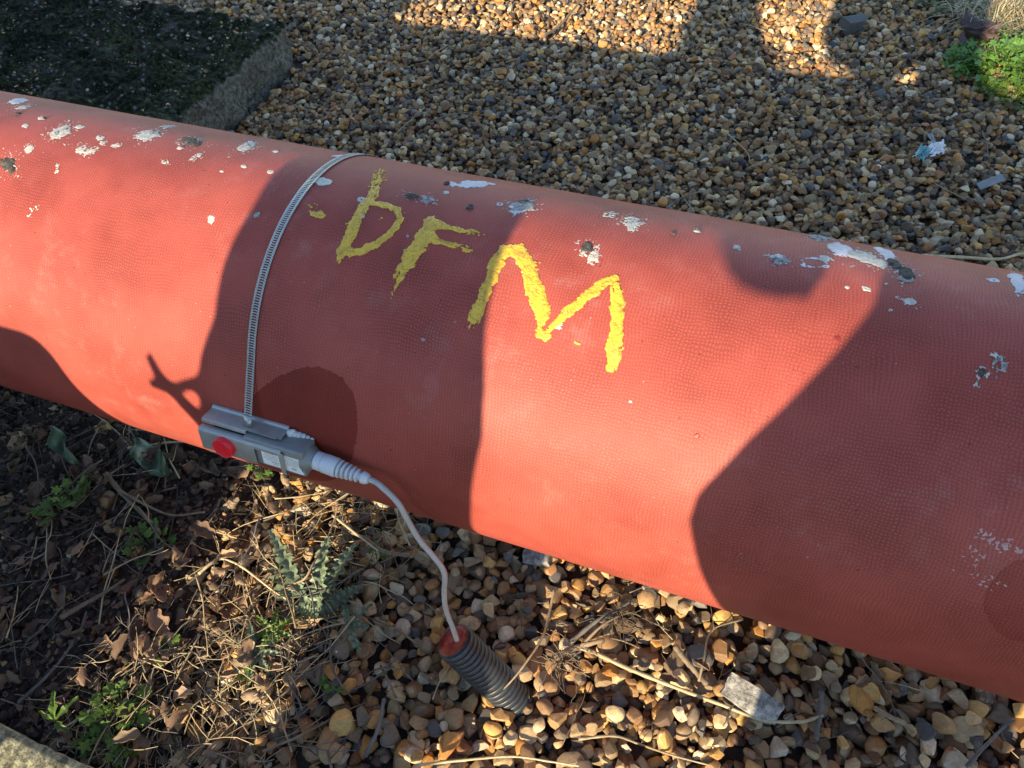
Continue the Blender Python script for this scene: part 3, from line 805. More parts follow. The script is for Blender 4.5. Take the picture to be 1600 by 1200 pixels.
# round wiped patches where sensors were fitted
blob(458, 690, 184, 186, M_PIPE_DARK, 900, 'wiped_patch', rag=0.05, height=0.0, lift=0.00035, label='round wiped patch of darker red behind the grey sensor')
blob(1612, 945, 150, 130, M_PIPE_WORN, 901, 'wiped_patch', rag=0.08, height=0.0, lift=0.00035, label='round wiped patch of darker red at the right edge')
D = M_DARKD; Wt = M_WHITE; G = M_GREYD; Pl = M_PALE; Cr = M_CREAM
drops = [  # px, py, w, h, material, angle, ragged, hole, density
    (95, 207, 36, 18, Wt, -0.42, .55, 0, 1.2), (46, 233, 17, 11, Wt, -0.6, .4, 0, 1.2), (13, 258, 24, 28, D, -0.8, .8, 0, .75),
    (88, 209, 13, 7, G, -.5, .8, 0, .9), (103, 203, 9, 4, G, -.4, .8, 0, .9), (156, 215, 5, 3, G, 0, .5, 0, 1.2), (129, 232, 7, 4, G, -.5, .6, 0, 1), (236, 209, 10, 4, G, -.2, .8, 0, .9), (388, 228, 10, 4, G, -.2, .9, 0, .7),
    (29, 158, 36, 8, Pl, -0.1, .8, 0, 1.2), (35, 168, 24, 5, Wt, -0.15, .9, 0, .7), (40, 197, 12, 7, Wt, -0.2, .5, 0, 1.2), (28, 178, 11, 4, D, -.2, .6, 0, 1.2),
    (66, 185, 13, 6, Wt, -0.1, .8, 0, 1.2), (70, 185, 7, 4, D, -.1, .6, 0, 1.2), (127, 234, 20, 14, Wt, -0.6, .7, 0, 1.2), (141, 237, 22, 10, Wt, -0.4, .9, 0, .62), (157, 216, 15, 9, Wt, -0.2, .5, 0, 1.2),
    (162, 224, 14, 7, Wt, -0.3, 1, 0, .6), (185, 227, 20, 8, Wt, -0.1, 1, 0, .52), (229, 212, 40, 14, Wt, -0.15, .7, 0, 1.2), (229, 210, 24, 7, Cr, -.1, .7, 0, .7), (262, 198, 24, 5, Wt, -0.1, 1, 0, .6),
    (125, 199, 14, 6, Wt, -0.1, .8, 0, .8), (300, 222, 32, 13, D, 0.15, .7, 0, .9), (299, 219, 20, 6, Wt, 0.1, .8, 0, .9), (282, 232, 12, 4, G, -.1, .6, 0, 1.2),
    (306, 246, 22, 7, Wt, -0.5, 1, 0, .6), (258, 253, 16, 8, Wt, 0.2, 1, 0, .5), (90, 263, 8, 22, Wt, 0.2, 1, 0, .48),
    (386, 229, 34, 12, Wt, -0.25, .8, 0, .85), (391, 222, 9, 4, Pl, 0, .4, 0, 1.2), (431, 237, 11, 4, Wt, 0, .7, 0, .9), (381, 260, 11, 6, Wt, 0.05, .4, 0, 1.2), (347, 268, 7, 4, Cr, 0, .5, 0, 1.2),
    (423, 269, 13, 7, Wt, -0.15, .3, 0, 1.2), (330, 343, 12, 15, Wt, 0.2, .45, 0, 1.2), (329, 345, 6, 7, Cr, 0, .5, 0, 1.2), (401, 336, 12, 8, G, -0.4, .5, 0, 1.2), (51, 330, 14, 34, Cr, 0.5, 1, 0, .33),
    (503, 283, 33, 14, Cr, 0.02, .5, 0, 1.2), (531, 244, 22, 4, Pl, 0.0, .9, 0, .8), (740, 287, 58, 9, Pl, -0.02, .7, 0, 1.2), (708, 288, 16, 8, Pl, .1, .7, 0, 1.2), (770, 288, 10, 3, Pl, 0, .5, 0, 1.2), (698, 287, 10, 6, D, 0, .6, 0, 1.2),
    (645, 307, 28, 8, D, 0.12, .6, 0, 1.1), (667, 313, 20, 11, G, 0.0, .8, 0, .85), (697, 301, 11, 6, Wt, 0, .3, 0, 1.2), (734, 324, 12, 8, D, 0, .8, 0, .8), (734, 322, 8, 4, Wt, 0, .8, 0, .8),
    (781, 319, 12, 6, Pl, 0, .4, .45, 1.2), (815, 323, 38, 18, G, 0.0, .7, 0, 1.0), (812, 324, 36, 17, Pl, -0.2, .8, .55, .8), (818, 316, 20, 7, D, -0.3, .8, 0, .9),
    (955, 334, 30, 11, Wt, 0.0, 1, 0, .50), (988, 348, 34, 20, Wt, 0.3, 1, 0, .60), (986, 356, 14, 14, Wt, 0.3, 1, 0, .8),
    (917, 388, 24, 18, D, 0.5, .6, 0, 1.1), (912, 395, 18, 12, Wt, .3, 1, 0, .55), (927, 402, 18, 20, Wt, 0.3, .9, 0, .72), (565, 312, 16, 10, Wt, 0, .3, .25, 1.2), (565, 337, 12, 9, Wt, 0, .35, 0, 1.2), (872, 509, 14, 17, Wt, .3, .8, 0, .75),
    (1089, 361, 13, 7, G, 0.1, .5, 0, 1.2), (1052, 366, 10, 3, D, 0.2, .5, 0, 1.2), (1152, 387, 15, 8, Wt, 0.1, .9, 0, .75), (1217, 406, 32, 15, G, 0.1, .9, 0, .70), (1213, 402, 26, 9, Pl, 0, 1, 0, .5), (1273, 411, 46, 16, Pl, 0.1, .5, .72, .62),
    (1288, 404, 19, 11, Wt, 0.2, .4, 0, 1.2), (1281, 372, 40, 6, G, 0.15, .9, 0, .62), (1312, 389, 42, 17, Pl, 0.30, .5, 0, 1.2), (1345, 400, 48, 15, Wt, 0.24, .5, 0, 1.2), (1372, 410, 30, 14, Wt, 0.35, .7, 0, 1.0), (1384, 395, 38, 14, Pl, 0.45, .6, 0, 1.2),
    (1398, 413, 30, 14, D, 0.55, .5, 0, 1.2), (1416, 428, 28, 20, D, 0.5, .5, 0, 1.15), (1417, 433, 27, 16, G, 0.2, .6, .55, .8), (1324, 449, 8, 6, Wt, 0, .7, 0, .9), (1353, 451, 20, 7, Wt, 0.35, .6, .2, 1.0), (1386, 444, 12, 4, Wt, .2, .8, 0, .6),
    (1422, 471, 21, 11, Wt, 0.15, .3, 0, 1.2), (1391, 484, 9, 7, Wt, 0, 1, 0, .5), (1553, 438, 24, 7, Pl, 0.15, .6, .2, 1.0), (1590, 437, 34, 22, Pl, 0.75, .7, 0, .85), (1594, 452, 20, 16, Pl, .8, .9, 0, .6),
    (1562, 570, 26, 36, G, 0.3, .9, .2, .62), (1535, 580, 30, 24, Wt, 0.1, 1, 0, .42), (1534, 582, 14, 12, D, 0, .8, 0, .75), (1527, 598, 14, 26, Wt, 0.2, 1, 0, .36), (1555, 556, 16, 10, Cr, .6, 1, 0, .6),
    (1089, 681, 9, 9, M_REDDROP, 0, .3, 0, 1.2), (1308, 529, 12, 10, M_REDDROP, 0, .4, 0, 1.2), (1340, 573, 8, 7, M_REDDROP, 0, .4, 0, 1.2), (985, 627, 6, 5, Wt, 0, .5, 0, 1.2),
    (500, 337, 6, 4, G, .3, .5, 0, 1.2), (637, 369, 6, 6, G, .3, .8, 0, .8), (661, 531, 7, 6, G, .3, .8, 0, .8), (1548, 838, 70, 22, M_SCALE, .35, 1, 0, .36), (1535, 905, 70, 22, M_SCALE, .3, 1, 0, .34), (1520, 870, 40, 40, M_SCALE, .3, 1, 0, .33), (1580, 860, 60, 16, M_SCALE, .1, 1, 0, .42)]
for i, (px, py, w, h, m, ang, rag, hole, den) in enumerate(drops):
    nm = 'bird_dropping'
    if m in (Wt, G, D) and w >= 17 and not hole and den > .55: blob(px, py, w*1.75, h*1.7, Wt, 3000+i*5, nm, ang, 1.0, 0, .31, 0.0003, None, 0.0003)
    if m is M_REDDROP: nm = 'paint_drip'
    elif py > 820: nm = 'limescale_stain'
    if w < 40 and py < 700: w, h = w*0.9, h*0.9
    blob(px, py, w, h, m, 500+i*7, nm, ang, rag, hole, den, 0.0014 if m in (D, G) else 0.0004, None, 0.00035)

# pipe stands outside the picture
for x in (2.4, -4.9):
    st_ = empty('pipe_stand', (x, 0, 0))
    thing(st_, 'grey concrete stand carrying the red pipe, %s' % ('beyond its right end in view' if x > 0 else 'far off to the left'), 'pipe stand', 'concrete stands under the pipe')
    v = []; n_ = 18
    prof = [(-0.30, -0.05), (0.30, -0.05), (0.30, 0.30)] + [(0.256*math.sin(t), H_PIPE-0.256*math.cos(t)) for t in np.linspace(1.05, -1.05, n_)] + [(-0.30, 0.30)]
    for sx in (-0.12, 0.12): v += [(sx, y, z) for y, z in prof]
    k = len(prof); f = [list(range(k))[::-1], [k+i for i in range(k)]] + [[i, (i+1) % k, k+(i+1) % k, k+i] for i in range(k)]
    obj('saddle', mesh_of('saddle', v, f, M_KERB, False), st_)

# ------------------------------------------------------------------ sensor clamped to the pipe
TH = math.radians(78)
XS = -0.632
nv_ = Vector((0, -math.sin(TH), math.cos(TH))); tv_ = Vector((0, -math.cos(TH), -math.sin(TH))); xv_ = Vector((1, 0, 0))
ORG = Vector((XS, -R_PIPE*math.sin(TH), H_PIPE+R_PIPE*math.cos(TH)))
# local frame: x along the pipe, y down the pipe's face, z outwards (right-handed: x × y = z)
FR = Matrix.Translation(ORG) @ Matrix(((xv_.x, tv_.x, nv_.x, 0), (xv_.y, tv_.y, nv_.y, 0), (xv_.z, tv_.z, nv_.z, 0), (0, 0, 0, 1)))
sensor = empty('pipe_sensor'); sensor.matrix_world = FR
thing(sensor, 'grey metal sensor box with a red cap clamped on the side of the red pipe', 'sensor')
MMS = 0.001
def plate(name, outline, thick, mat, parent, mats=None):
    """outline: list of (x, y, z) corner rows in mm forming a sheet swept along x: section list [(y,z)...]"""
def sheet(section, x0, x1, th, name, mat, parent=sensor, label=None, bev=0.35):
    """bent sheet metal: open section [(y, z)] in mm, thickness th, from x0 to x1"""
    pts = [Vector((p[0], p[1])) for p in section]
    nrm = []
    for i in range(len(pts)):
        a = (pts[i]-pts[max(i-1, 0)]); b = (pts[min(i+1, len(pts)-1)]-pts[i])
        a = a.normalized() if a.length > 0 else b.normalized(); b = b.normalized() if b.length > 0 else a
        t = (a+b).normalized(); nrm.append(Vector((-t.y, t.x))/max(0.5, t.dot(a)))
    inner = [p+n_*th for p, n_ in zip(pts, nrm)]
    loop = pts + inner[::-1]; k = len(loop)
    v = [(x0*MMS, p.x*MMS, p.y*MMS) for p in loop] + [(x1*MMS, p.x*MMS, p.y*MMS) for p in loop]
    f = [[i, (i+1) % k, k+(i+1) % k, k+i] for i in range(k)]
    m_ = len(pts)
    for i in range(m_-1):
        f.append([i+1, i, k-1-i, k-2-i]); f.append([k+i, k+i+1, k+k-2-i, k+k-1-i])
    bm = bmesh.new()
    vv = [bm.verts.new(p) for p in v]
    for q_ in f:
        try: bm.faces.new([vv[i] for i in q_])
        except ValueError: pass
    bmesh.ops.recalc_face_normals(bm, faces=bm.faces)
    me = bpy.data.meshes.new(name); bm.to_mesh(me); bm.free(); me.materials.append(mat); smooth(me, True, 40)
    o = obj(name, me, parent)
    if label: o['label'] = label
    return o
# upper bracket: rolled back edge, flat top, short front lip (y is down, z is out)
up_sec = [(-8.6, -0.5), (-9.2, 0.8), (-8.8, 2.2), (-7.2, 3.2), (-6.2, 4.5), (-6, 6), (-6, 23), (-5.6, 24.6), (-4.2, 25.4), (-1.2, 25.6)]
sheet(up_sec, 0, 68, 1.3, 'upper_bracket', M_BRACKET)
sheet(up_sec[:7]+[(-6, 24.5)], 68.2, 112, 1.3, 'bracket_tongue', M_BRACKET)
sheet(up_sec[:7]+[(-6, 20)], 112, 118, 1.3, 'bracket_tongue', M_BRACKET)
low_sec = [(3.5, 26.5), (3.5, 31), (3.8, 33.2), (5.0, 34.6), (7.0, 35.2), (36, 35.2), (37.5, 34.6)]
sheet(low_sec, -1, 84, 1.2, 'front_clip', M_BRACKET)
sheet([(2.9, 26.5), (2.9, 31), (3.2, 33.2), (4.6, 34.9), (6.0, 35.4), (9.5, 35.4)], 84, 124, 1.2, 'clip_arm', M_BRACKET)
sheet([(5.0, 35.0), (7.0, 35.6), (40, 35.6), (42, 32)], 121, 127.5, 1.2, 'clip_bar', M_BRACKET)
def rbox(name, x0, x1, y0, y1, z0, z1, bev, mat, parent=sensor, label=None, seg=4):
    M_ = Matrix.Translation(Vector(((x0+x1)/2, (y0+y1)/2, (z0+z1)/2))*MMS)
    o = obj(name, bevel_box_mesh(name, Vector((x1-x0, y1-y0, z1-z0))*MMS, bev*MMS, mat, seg, M_), parent)
    if label: o['label'] = label
    return o
rbox('housing', 66, 155, -2.5, 39, 2, 33.2, 3.2, M_HOUSING)
rbox('gap_block', 6, 64, 3.5, 36, 2, 17, 2.0, M_GAPSHADE)  # dark filler standing in for the shaded gap between the brackets
rbox('clamp_foot', 4, 62, 1, 34, -3, 2.5, 1.0, M_BRACKET)
# nose between housing and gland
NOSE = Vector((155, 17, 18))*MMS
def xlathe(name, prof, mat, tilt=0.0, origin=NOSE, n=28, parent=sensor):
    M_ = Matrix.Translation(origin) @ Matrix.Rotation(tilt, 4, 'Z') @ Matrix.Rotation(math.pi/2, 4, 'Y')
    v, f = lathe([(max(r, 0.02)*MMS, z*MMS) for r, z in prof], M_, n)
    return obj(name, mesh_of(name, v, f, mat, True, 35), parent)
xlathe('nose', [(17.5, -6), (17.3, -1), (16.0, 3), (13.5, 6), (12.6, 9), (0, 9)], M_HOUSING)
TL = math.radians(5)
xlathe('gland_nut', [(0, 8), (11.6, 8), (12.4, 9), (12.4, 17.5), (11.6, 18.3), (11.6, 19.2), (12.6, 20), (12.9, 22), (12.9, 37), (12.2, 39.5), (9, 40.5), (0, 40.5)], M_GLAND, TL, n=14)
ring = [(6.0, 39)]
for k in range(5):
    z = 43.2 + k*6.1; rr = 11.8 - k*0.75
    ring += [(5.4, z-1.9), (rr-1.2, z-1.7), (rr, z-0.8), (rr, z+0.8), (rr-1.2, z+1.7), (5.4, z+1.9)]
ring += [(5.4, 73), (7.2, 73.6), (8.3, 75.2), (7.4, 80.5), (5.8, 83.5), (4.4, 84), (0, 84)]
xlathe('strain_relief', ring, M_GLAND, TL)
# red cap on the front clip
def zlathe(name, prof, mat, cx, cy, parent=sensor, n=36):
    M_ = Matrix.Translation(Vector((cx, cy, 0))*MMS)
    v, f = lathe([(max(r, 0.02)*MMS, z*MMS) for r, z in prof], M_, n)
    return obj(name, mesh_of(name, v, f, mat, True, 30), parent)
cap = zlathe('red_cap', [(15.2, 34), (15.2, 42.5), (14.6, 43.8), (13.4, 44.2), (12.2, 43.5), (0, 43.5)], M_REDCAP, 38.5, 20.5)
arrow = MB()
for a in (0.7, 2.8, 4.9):
    c_, s_ = math.cos(a), math.sin(a); p = Vector((38.5+6*c_, 20.5+6*s_, 43.52))
    tri = [p+Vector((4*c_, 4*s_, 0)), p+Vector((-3*c_-3.2*s_, -3*s_+3.2*c_, 0)), p+Vector((-3*c_+3.2*s_, -3*s_-3.2*c_, 0))]
    v = [t*MMS for t in tri] + [(t+Vector((0, 0, 0.9)))*MMS for t in tri]
    arrow.add(v, [[3, 4, 5], [0, 1, 4, 3], [1, 2, 5, 4], [2, 0, 3, 5]])
obj('cap_rib', arrow.mesh('cap_rib', M_REDCAP, False), cap)
# two stickers with small print
def sticker(x0, x1, y0, y1, lines, label, slant=0.0, blue=False):
    def P(x, y, z): return ((x+slant*(y-y0))*MMS, y*MMS, z*MMS)
    z = 33.32
    k = MB(); r = 2.2
    out = []
    for cx, cy, a0 in ((x1-r, y0+r, -90), (x1-r, y1-r, 0), (x0+r, y1-r, 90), (x0+r, y0+r, 180)):
        for d in (0, 30, 60, 90): out.append((cx+r*math.cos(math.radians(a0+d)), cy+r*math.sin(math.radians(a0+d))))
    m_ = len(out)
    k.add([P(*p, z-0.3) for p in out]+[P(*p, z) for p in out], [[m_+i for i in range(m_)]]+[[i, (i+1) % m_, m_+(i+1) % m_, m_+i] for i in range(m_)])
    o = obj('info_sticker', k.mesh('info_sticker', M_LABEL, False), sensor); o['label'] = label
    ink = MB(); rr = random.Random(int(x0))
    for (yy, h_, a, b) in lines:
        x = x0+2+a
        while x < x0+2+b:
            w = rr.uniform(0.7, 2.6); w = min(w, x0+2+b-x)
            ink.add([P(x, yy, z+.06), P(x+w, yy, z+.06), P(x+w, yy+h_, z+.06), P(x, yy+h_, z+.06)], [[0, 1, 2, 3]])
            x += w+rr.uniform(0.4, 0.8)
    obj('printed_text', ink.mesh('printed_text', M_INK, False), o)
    if blue:
        bl = MB(); pts = [(x1-4.8, y0+4), (x1-0.4, y0+2.4), (x1-0.2, y1-3.0), (x1-2.2, y1-6), (x1-4.6, y0+10)]
        bl.add([P(*p, z+.05) for p in pts], [[0, 1, 2, 3, 4]])
        bl_o = obj('blue_logo', bl.mesh('blue_logo', M_INKBLUE, False), o)
        wv = MB(); pts = [(x1-3.9, y0+6), (x1-1.4, y0+9.5), (x1-3.2, y0+10.5)]
        wv.add([P(*p, z+.09) for p in pts], [[0, 1, 2]]); obj('blue_logo', wv.mesh('blue_logo', M_LABEL, False), o)
    return o
sticker(92, 121, 11, 35, [(13.4, .7, 4, 16), (16, .7, 2, 20), (18.4, .6, 0, 22), (20.6, .6, 2, 21), (22.8, .6, 0, 22), (25.0, .6, 3, 20), (27.6, 1.4, 11, 22), (31, .8, 13, 21)], 'white printed sticker left of the clip bar')
sticker(124, 153, 9, 35, [(11.2, .7, 3, 16), (13.6, .7, 3, 20), (15.8, .6, 3, 20), (18, .6, 3, 20), (20.2, .6, 3, 20), (22.4, .6, 3, 20), (24.4, .6, 3, 17), (28, 2.6, 9, 12), (28, 2.6, 13, 16)], 'white printed sticker with a dark blue mark', 0, True)
# blob of sealant on the housing's back edge
bm = bmesh.new()
for (x, y, z, r) in ((122, -4, 6, 6.0), (127, -3.4, 5, 5.5), (133, -3, 4, 4.8), (139, -2.4, 3.2, 4), (145, -2, 3, 3.2), (151, -1, 3, 2.6), (125, -7.5, 5, 3.4)):
    bmesh.ops.create_icosphere(bm, subdivisions=2, radius=r*MMS, matrix=Matrix.Translation(Vector((x, y, z))*MMS))
for v in bm.verts: v.co += Vector([random.uniform(-.5, .5)*MMS for _ in range(3)])
me = bpy.data.meshes.new('sealant'); bm.to_mesh(me); bm.free(); me.materials.append(M_FOAM); smooth(me)
o = obj('sealant', me, sensor); o['label'] = 'ragged white sealant squeezed out along the back edge'
# cable: from the gland down to the conduit
def catmull(P, n=8):
    P = [Vector(p) for p in P]; P = [P[0]*2-P[1]] + P + [P[-1]*2-P[-2]]; out = []
    for i in range(1, len(P)-2):
        for k in range(n):
            t = k/n; a, b, c, d = P[i-1:i+3]
            out.append(0.5*((2*b)+(c-a)*t+(2*a-5*b+4*c-d)*t*t+(3*b-a-3*c+d)*t**3))
    out.append(P[-2]); return out
gl = FR @ (Matrix.Translation(NOSE) @ Matrix.Rotation(TL, 4, 'Z') @ Vector((0.078, 0, 0)))
gl2 = FR @ (Matrix.Translation(NOSE) @ Matrix.Rotation(TL, 4, 'Z') @ Vector((0.092, 0, 0)))
yA, yB = gl2.y, -0.312
cp = [gl, gl2]
path_px = [(598, 762), (622, 786), (640, 818), (655, 843), (676, 868), (690, 886), (695, 902), (694, 928), (697, 953), (707, 980), (714, 1000)]
for i, (px, py) in enumerate(path_px):
    t = (i+1)/len(path_px)
    cp.append(at_y(px, py, yA+(yB-yA)*t))
Linv = FR.inverted()
cab = MB().tube([Linv @ p for p in catmull(cp, 8)], 0.0039, 10)
obj('cable', cab.mesh('cable', M_CABLE), sensor)

# ------------------------------------------------------------------ perforated steel band round the pipe
bpx = [(543, 245), (482, 290), (441, 350), (412, 430), (396, 520), (389, 600)]
buv = [pipe_uv(*p) for p in bpx]
vb = np.array([p[1] for p in buv]); ub = np.array([p[0] for p in buv])
o_ = np.argsort(vb); fitu = np.polyfit(vb[o_], ub[o_], 1)
def band_u(v): return np.polyval(fitu, v)
BW = 0.0118
band = MB()
RB = R_PIPE+0.0022
endp = Vector(FR @ Vector((66*MMS, -7.3*MMS, 20*MMS)))      # where the band dives into the bracket
u_end = endp.x
# tangent line from the end point to the pipe
dy, dz = endp.y, endp.z-H_PIPE; rad = math.hypot(dy, dz); ang_e = math.atan2(-dy, dz)
ang_t = ang_e - math.acos(min(1, RB/rad))
v_t = ang_t*R_PIPE
u_t = float(band_u(v_t))
def band_pt(s, across, lift=0.0):
    """s: arc length from the top of the pipe; beyond the tangent point the band runs straight to the bracket"""
    if s <= v_t:
        th = s/R_PIPE; c_ = float(band_u(s))+(u_end-float(band_u(v_t)))*max(0, 1-(v_t-s)/0.35)**2
        return Vector((c_+across, -(RB+lift)*math.sin(th), H_PIPE+(RB+lift)*math.cos(th)))
    t = (s-v_t)/(s_end-v_t)
    a_ = Vector((u_end, -RB*math.sin(ang_t), H_PIPE+RB*math.cos(ang_t)))
    p = a_.lerp(Vector((u_end, endp.y, endp.z)), t)
    n_ = Vector((0, -math.sin(ang_t), math.cos(ang_t)))
    return p + Vector((across, 0, 0)) + n_*lift
s_end = v_t + math.sqrt(max(rad*rad-RB*RB, 0))
PITCH = 0.0033
s = -R_PIPE*2.1
strip = lambda s0, s1, a0, a1, sk=0.0: band.add([band_pt(s0, a0), band_pt(s0+sk, a1), band_pt(s1+sk, a1), band_pt(s1, a0)], [[0, 1, 2, 3]])
while s < s_end-0.016:
    e = s+PITCH
    strip(s, e, -BW/2, -BW*0.27); strip(s, e, BW*0.27, BW/2)
    strip(s, s+PITCH*0.46, -BW*0.27, BW*0.27, 0.0)
    s = e
strip(s, s_end, -BW/2, BW/2)
bme = band.mesh('hose_clamp', M_STEEL, True)
band_o = obj('hose_clamp', bme)
sol = band_o.modifiers.new('thick', 'SOLIDIFY'); sol.thickness = 0.0007; sol.offset = 1
thing(band_o, 'slotted stainless steel band strapped over the red pipe', 'hose clamp')

# ------------------------------------------------------------------ corrugated conduit
c_top = Vector((-0.302, -0.309, 0.105)); c_base = Vector(ground_at(779, 1068, 0.004))
axis = (c_top-c_base).normalized()
L_ = (c_top-c_base).length
cond = empty('conduit', c_base)
cond.rotation_mode = 'QUATERNION'; cond.rotation_quaternion = axis.to_track_quat('Z', 'Y')
thing(cond, 'short black corrugated conduit with a red plug sticking out of the gravel', 'conduit')
RC = 0.0305; prof = []
z = -0.07
while z < L_-0.004:
    prof += [(RC-0.0032, z), (RC-0.0032, z+0.0010), (RC-0.0008, z+0.0013), (RC, z+0.0022), (RC+.0001, z+0.0058), (RC, z+0.0086), (RC-0.0008, z+0.0095), (RC-0.0032, z+0.0098)]
    z += 0.0100
prof += [(RC-0.0020, L_+0.001), (RC-0.0030, L_+0.0016), (RC-0.0042, L_+0.0010), (RC-0.0045, L_-0.02)]
v, f = lathe(prof, Matrix.Identity(4), 48)
obj('corrugated_shell', mesh_of('corrugated_shell', v, f, M_CONDUIT, True, 50), cond)
pv = []; pf = []
rngp = random.Random(4)
rings_ = 6; nn = 40
for i in range(rings_+1):
    for k in range(nn):
        r = (RC-0.0042)*i/rings_
        a_ = 2*math.pi*k/nn
        pv.append((r*math.cos(a_), r*math.sin(a_), L_-0.002+rngp.uniform(-.0012, .0012)+(0.0025 if i == rings_ else 0)))
for i in range(rings_):
    for k in range(nn): pf.append([i*nn+k, i*nn+(k+1) % nn, (i+1)*nn+(k+1) % nn, (i+1)*nn+k])
obj('red_plug', mesh_of('red_plug', pv, pf, M_PLUG), cond)

# ------------------------------------------------------------------ stones, block and litter lying on the gravel
def place(o, px, py, dz=0.0):
    p = ground_at(px, py, 0.0); p = ground_at(px, py, ground_z(p[0], p[1])+dz)
    o.location = (p[0], p[1], ground_z(p[0], p[1])+dz); return o
def rock(name, size, seed, mat, planes=7):
    r = np.random.default_rng(seed); bm = bmesh.new(); bmesh.ops.create_cube(bm, size=2.0)
    bmesh.ops.subdivide_edges(bm, edges=bm.edges[:], cuts=7, use_grid_fill=True)
    P = np.array([tuple(v.co) for v in bm.verts])
    for k in range(planes):
        n_ = r.normal(size=3); n_[2] *= 0.4; n_ /= np.linalg.norm(n_); d = r.uniform(0.8, 1.15)
        ex = P @ n_ - d; P = P - np.where(ex > 0, ex*0.95, 0)[:, None]*n_
    P *= (1+0.14*(fbm(P[:, 0]*2+seed, P[:, 1]*2+P[:, 2], seed)-0.5))[:, None]
    for v, p in zip(bm.verts, P): v.co = p*np.array(size)/2
    me = bpy.data.meshes.new(name); bm.to_mesh(me); bm.free(); me.materials.append(mat); smooth(me, True, 32)
    return me
o = place(obj('flat_stone', rock('flat_stone', (0.088, 0.042, 0.016), 3, M_FLATSTONE, 5)), 1175, 1092, 0.006)
o.rotation_euler = (0.22, 0.10, -0.30); thing(o, 'pale grey flat oblong stone beside the long dry stalk', 'stone')
o = place(obj('pale_stone', rock('pale_stone', (0.045, 0.035, 0.022), 8, M_FLATSTONE, 8)), 838, 868, 0.008)
o.rotation_euler = (0.1, -0.2, 0.3); thing(o, 'pale grey flint stone tucked under the lower edge of the pipe', 'stone')
o = place(obj('dark_block', rock('dark_block', (0.085, 0.06, 0.042), 12, M_SLATE, 3)), 1334, 36, 0.012)
o.rotation_euler = (0.05, 0.08, 0.75); thing(o, 'dark square stone block on the gravel near the top edge', 'stone block')
M_LITTERW = simple('white_plastic_scrap', (0.72, 0.74, 0.78), 0.45); M_LITTERT = simple('turquoise_scrap', (0.16, 0.36, 0.38), 0.5)
M_SLIVER = simple('grey_plastic_sliver', (0.22, 0.23, 0.235), 0.5)
def crumple(name, w, h, mat, seed, amp):
    n_ = 9; v = []; f = []
    r = np.random.default_rng(seed)
    for i in range(n_):
        for j in range(n_):
            x, y = i/(n_-1)-.5, j/(n_-1)-.5
            z = amp*(float(fbm(x*4+seed, y*4, seed))-.35)
            e = 0.12*(float(fbm(x*7+seed, y*7+3, seed+1))-.5)
            v.append((w*(x+e), h*(y+e*1.3), z))
    for i in range(n_-1):
        for j in range(n_-1):
            if (i in (0, n_-2) or j in (0, n_-2)) and r.random() < 0.35: continue
            a_ = i*n_+j; f.append([a_, a_+n_, a_+n_+1, a_+1])
    me = mesh_of(name, v, f, mat, False); return me
lit = place(empty('litter_scrap'), 1450, 248, 0.004)
thing(lit, 'torn scrap of white and turquoise plastic litter on the shaded gravel', 'litter')
o = obj('white_piece', crumple('white_piece', 0.05, 0.035, M_LITTERW, 3, 0.035), lit, (0.012, 0.02, 0.006)); o.rotation_euler = (0.5, -0.3, 0.4)
o = obj('turquoise_piece', crumple('turquoise_piece', 0.032, 0.05, M_LITTERT, 6, 0.03), lit, (-0.02, -0.006, 0.006)); o.rotation_euler = (0.4, 0.2, -0.3)
o = obj('grey_piece', crumple('grey_piece', 0.02, 0.06, M_SLIVER, 9, 0.012), lit, (0.005, 0.062, 0.006)); o.rotation_euler = (0.2, 0.2, 0.5)
o = place(obj('plastic_sliver', bevel_box_mesh('plastic_sliver', (0.062, 0.022, 0.004), 0.001, M_SLIVER, 1)), 1547, 286, 0.008)
o.rotation_euler = (0.25, -0.35, 0.5); thing(o, 'flat grey sliver of plastic at the right, above the pipe', 'litter')

# ------------------------------------------------------------------ twigs and stalks
def twig_mesh(name, L, r, seed, mat, wob=0.12, branches=1, sag=0.0, n=5, fork=0.3):
    rr = random.Random(seed); mb = MB()
    def run(p, d, L, r, lev):
        k = 7; pts = [p]; d = d.copy()
        for i in range(k):
            d = (d+Vector((rr.uniform(-wob, wob), rr.uniform(-wob, wob), rr.uniform(-wob, wob)*0.35-sag*d.z))).normalized()
            pts.append(pts[-1]+d*(L/k))
        mb.tube(pts, [r*(1-0.55*i/k)*(1+rr.uniform(-.12, .12)) for i in range(k+1)], n)
        if lev < 2:
            for b in range(branches if lev == 0 else (1 if branches > 1 else 0)):
                i = rr.randint(2, k-1); a_ = rr.choice((-1, 1))*rr.uniform(0.4, 1.0)
                dd = (Matrix.Rotation(a_, 3, 'Z') @ d).normalized(); dd.z += rr.uniform(0, 0.25)
                run(pts[i], dd.normalized(), L*rr.uniform(.2, .45), r*0.6, lev+1)
    run(Vector((-L/2, 0, 0)), Vector((1, 0, 0)), L, r, 0)
    return mb.mesh(name, mat)
def stalk(name, pts_px, r, mat, label, cat, lift=0.006, n=6, extra=None, taper=0.5, arch=None):
    """a stalk following photo points along the ground, true thickness r"""
    pts = []
    for i, p in enumerate(pts_px):
        g = ground_at(p[0], p[1], 0.0); hgt = ground_z(g[0], g[1])+lift+(p[2] if len(p) > 2 else 0)
        g = ground_at(p[0], p[1], hgt); pts.append(Vector(g))
    pts = catmull(pts, 6); base = pts[0].copy()
    mb = MB().tube([p-base for p in pts], [r*(1-taper*i/(len(pts)-1))*(1+0.12*math.sin(i*2.3)) for i in range(len(pts))], n)
    if extra: extra(mb, [p-base for p in pts])
    o = obj(name, mb.mesh(name, mat), None, base); thing(o, label, cat); return o
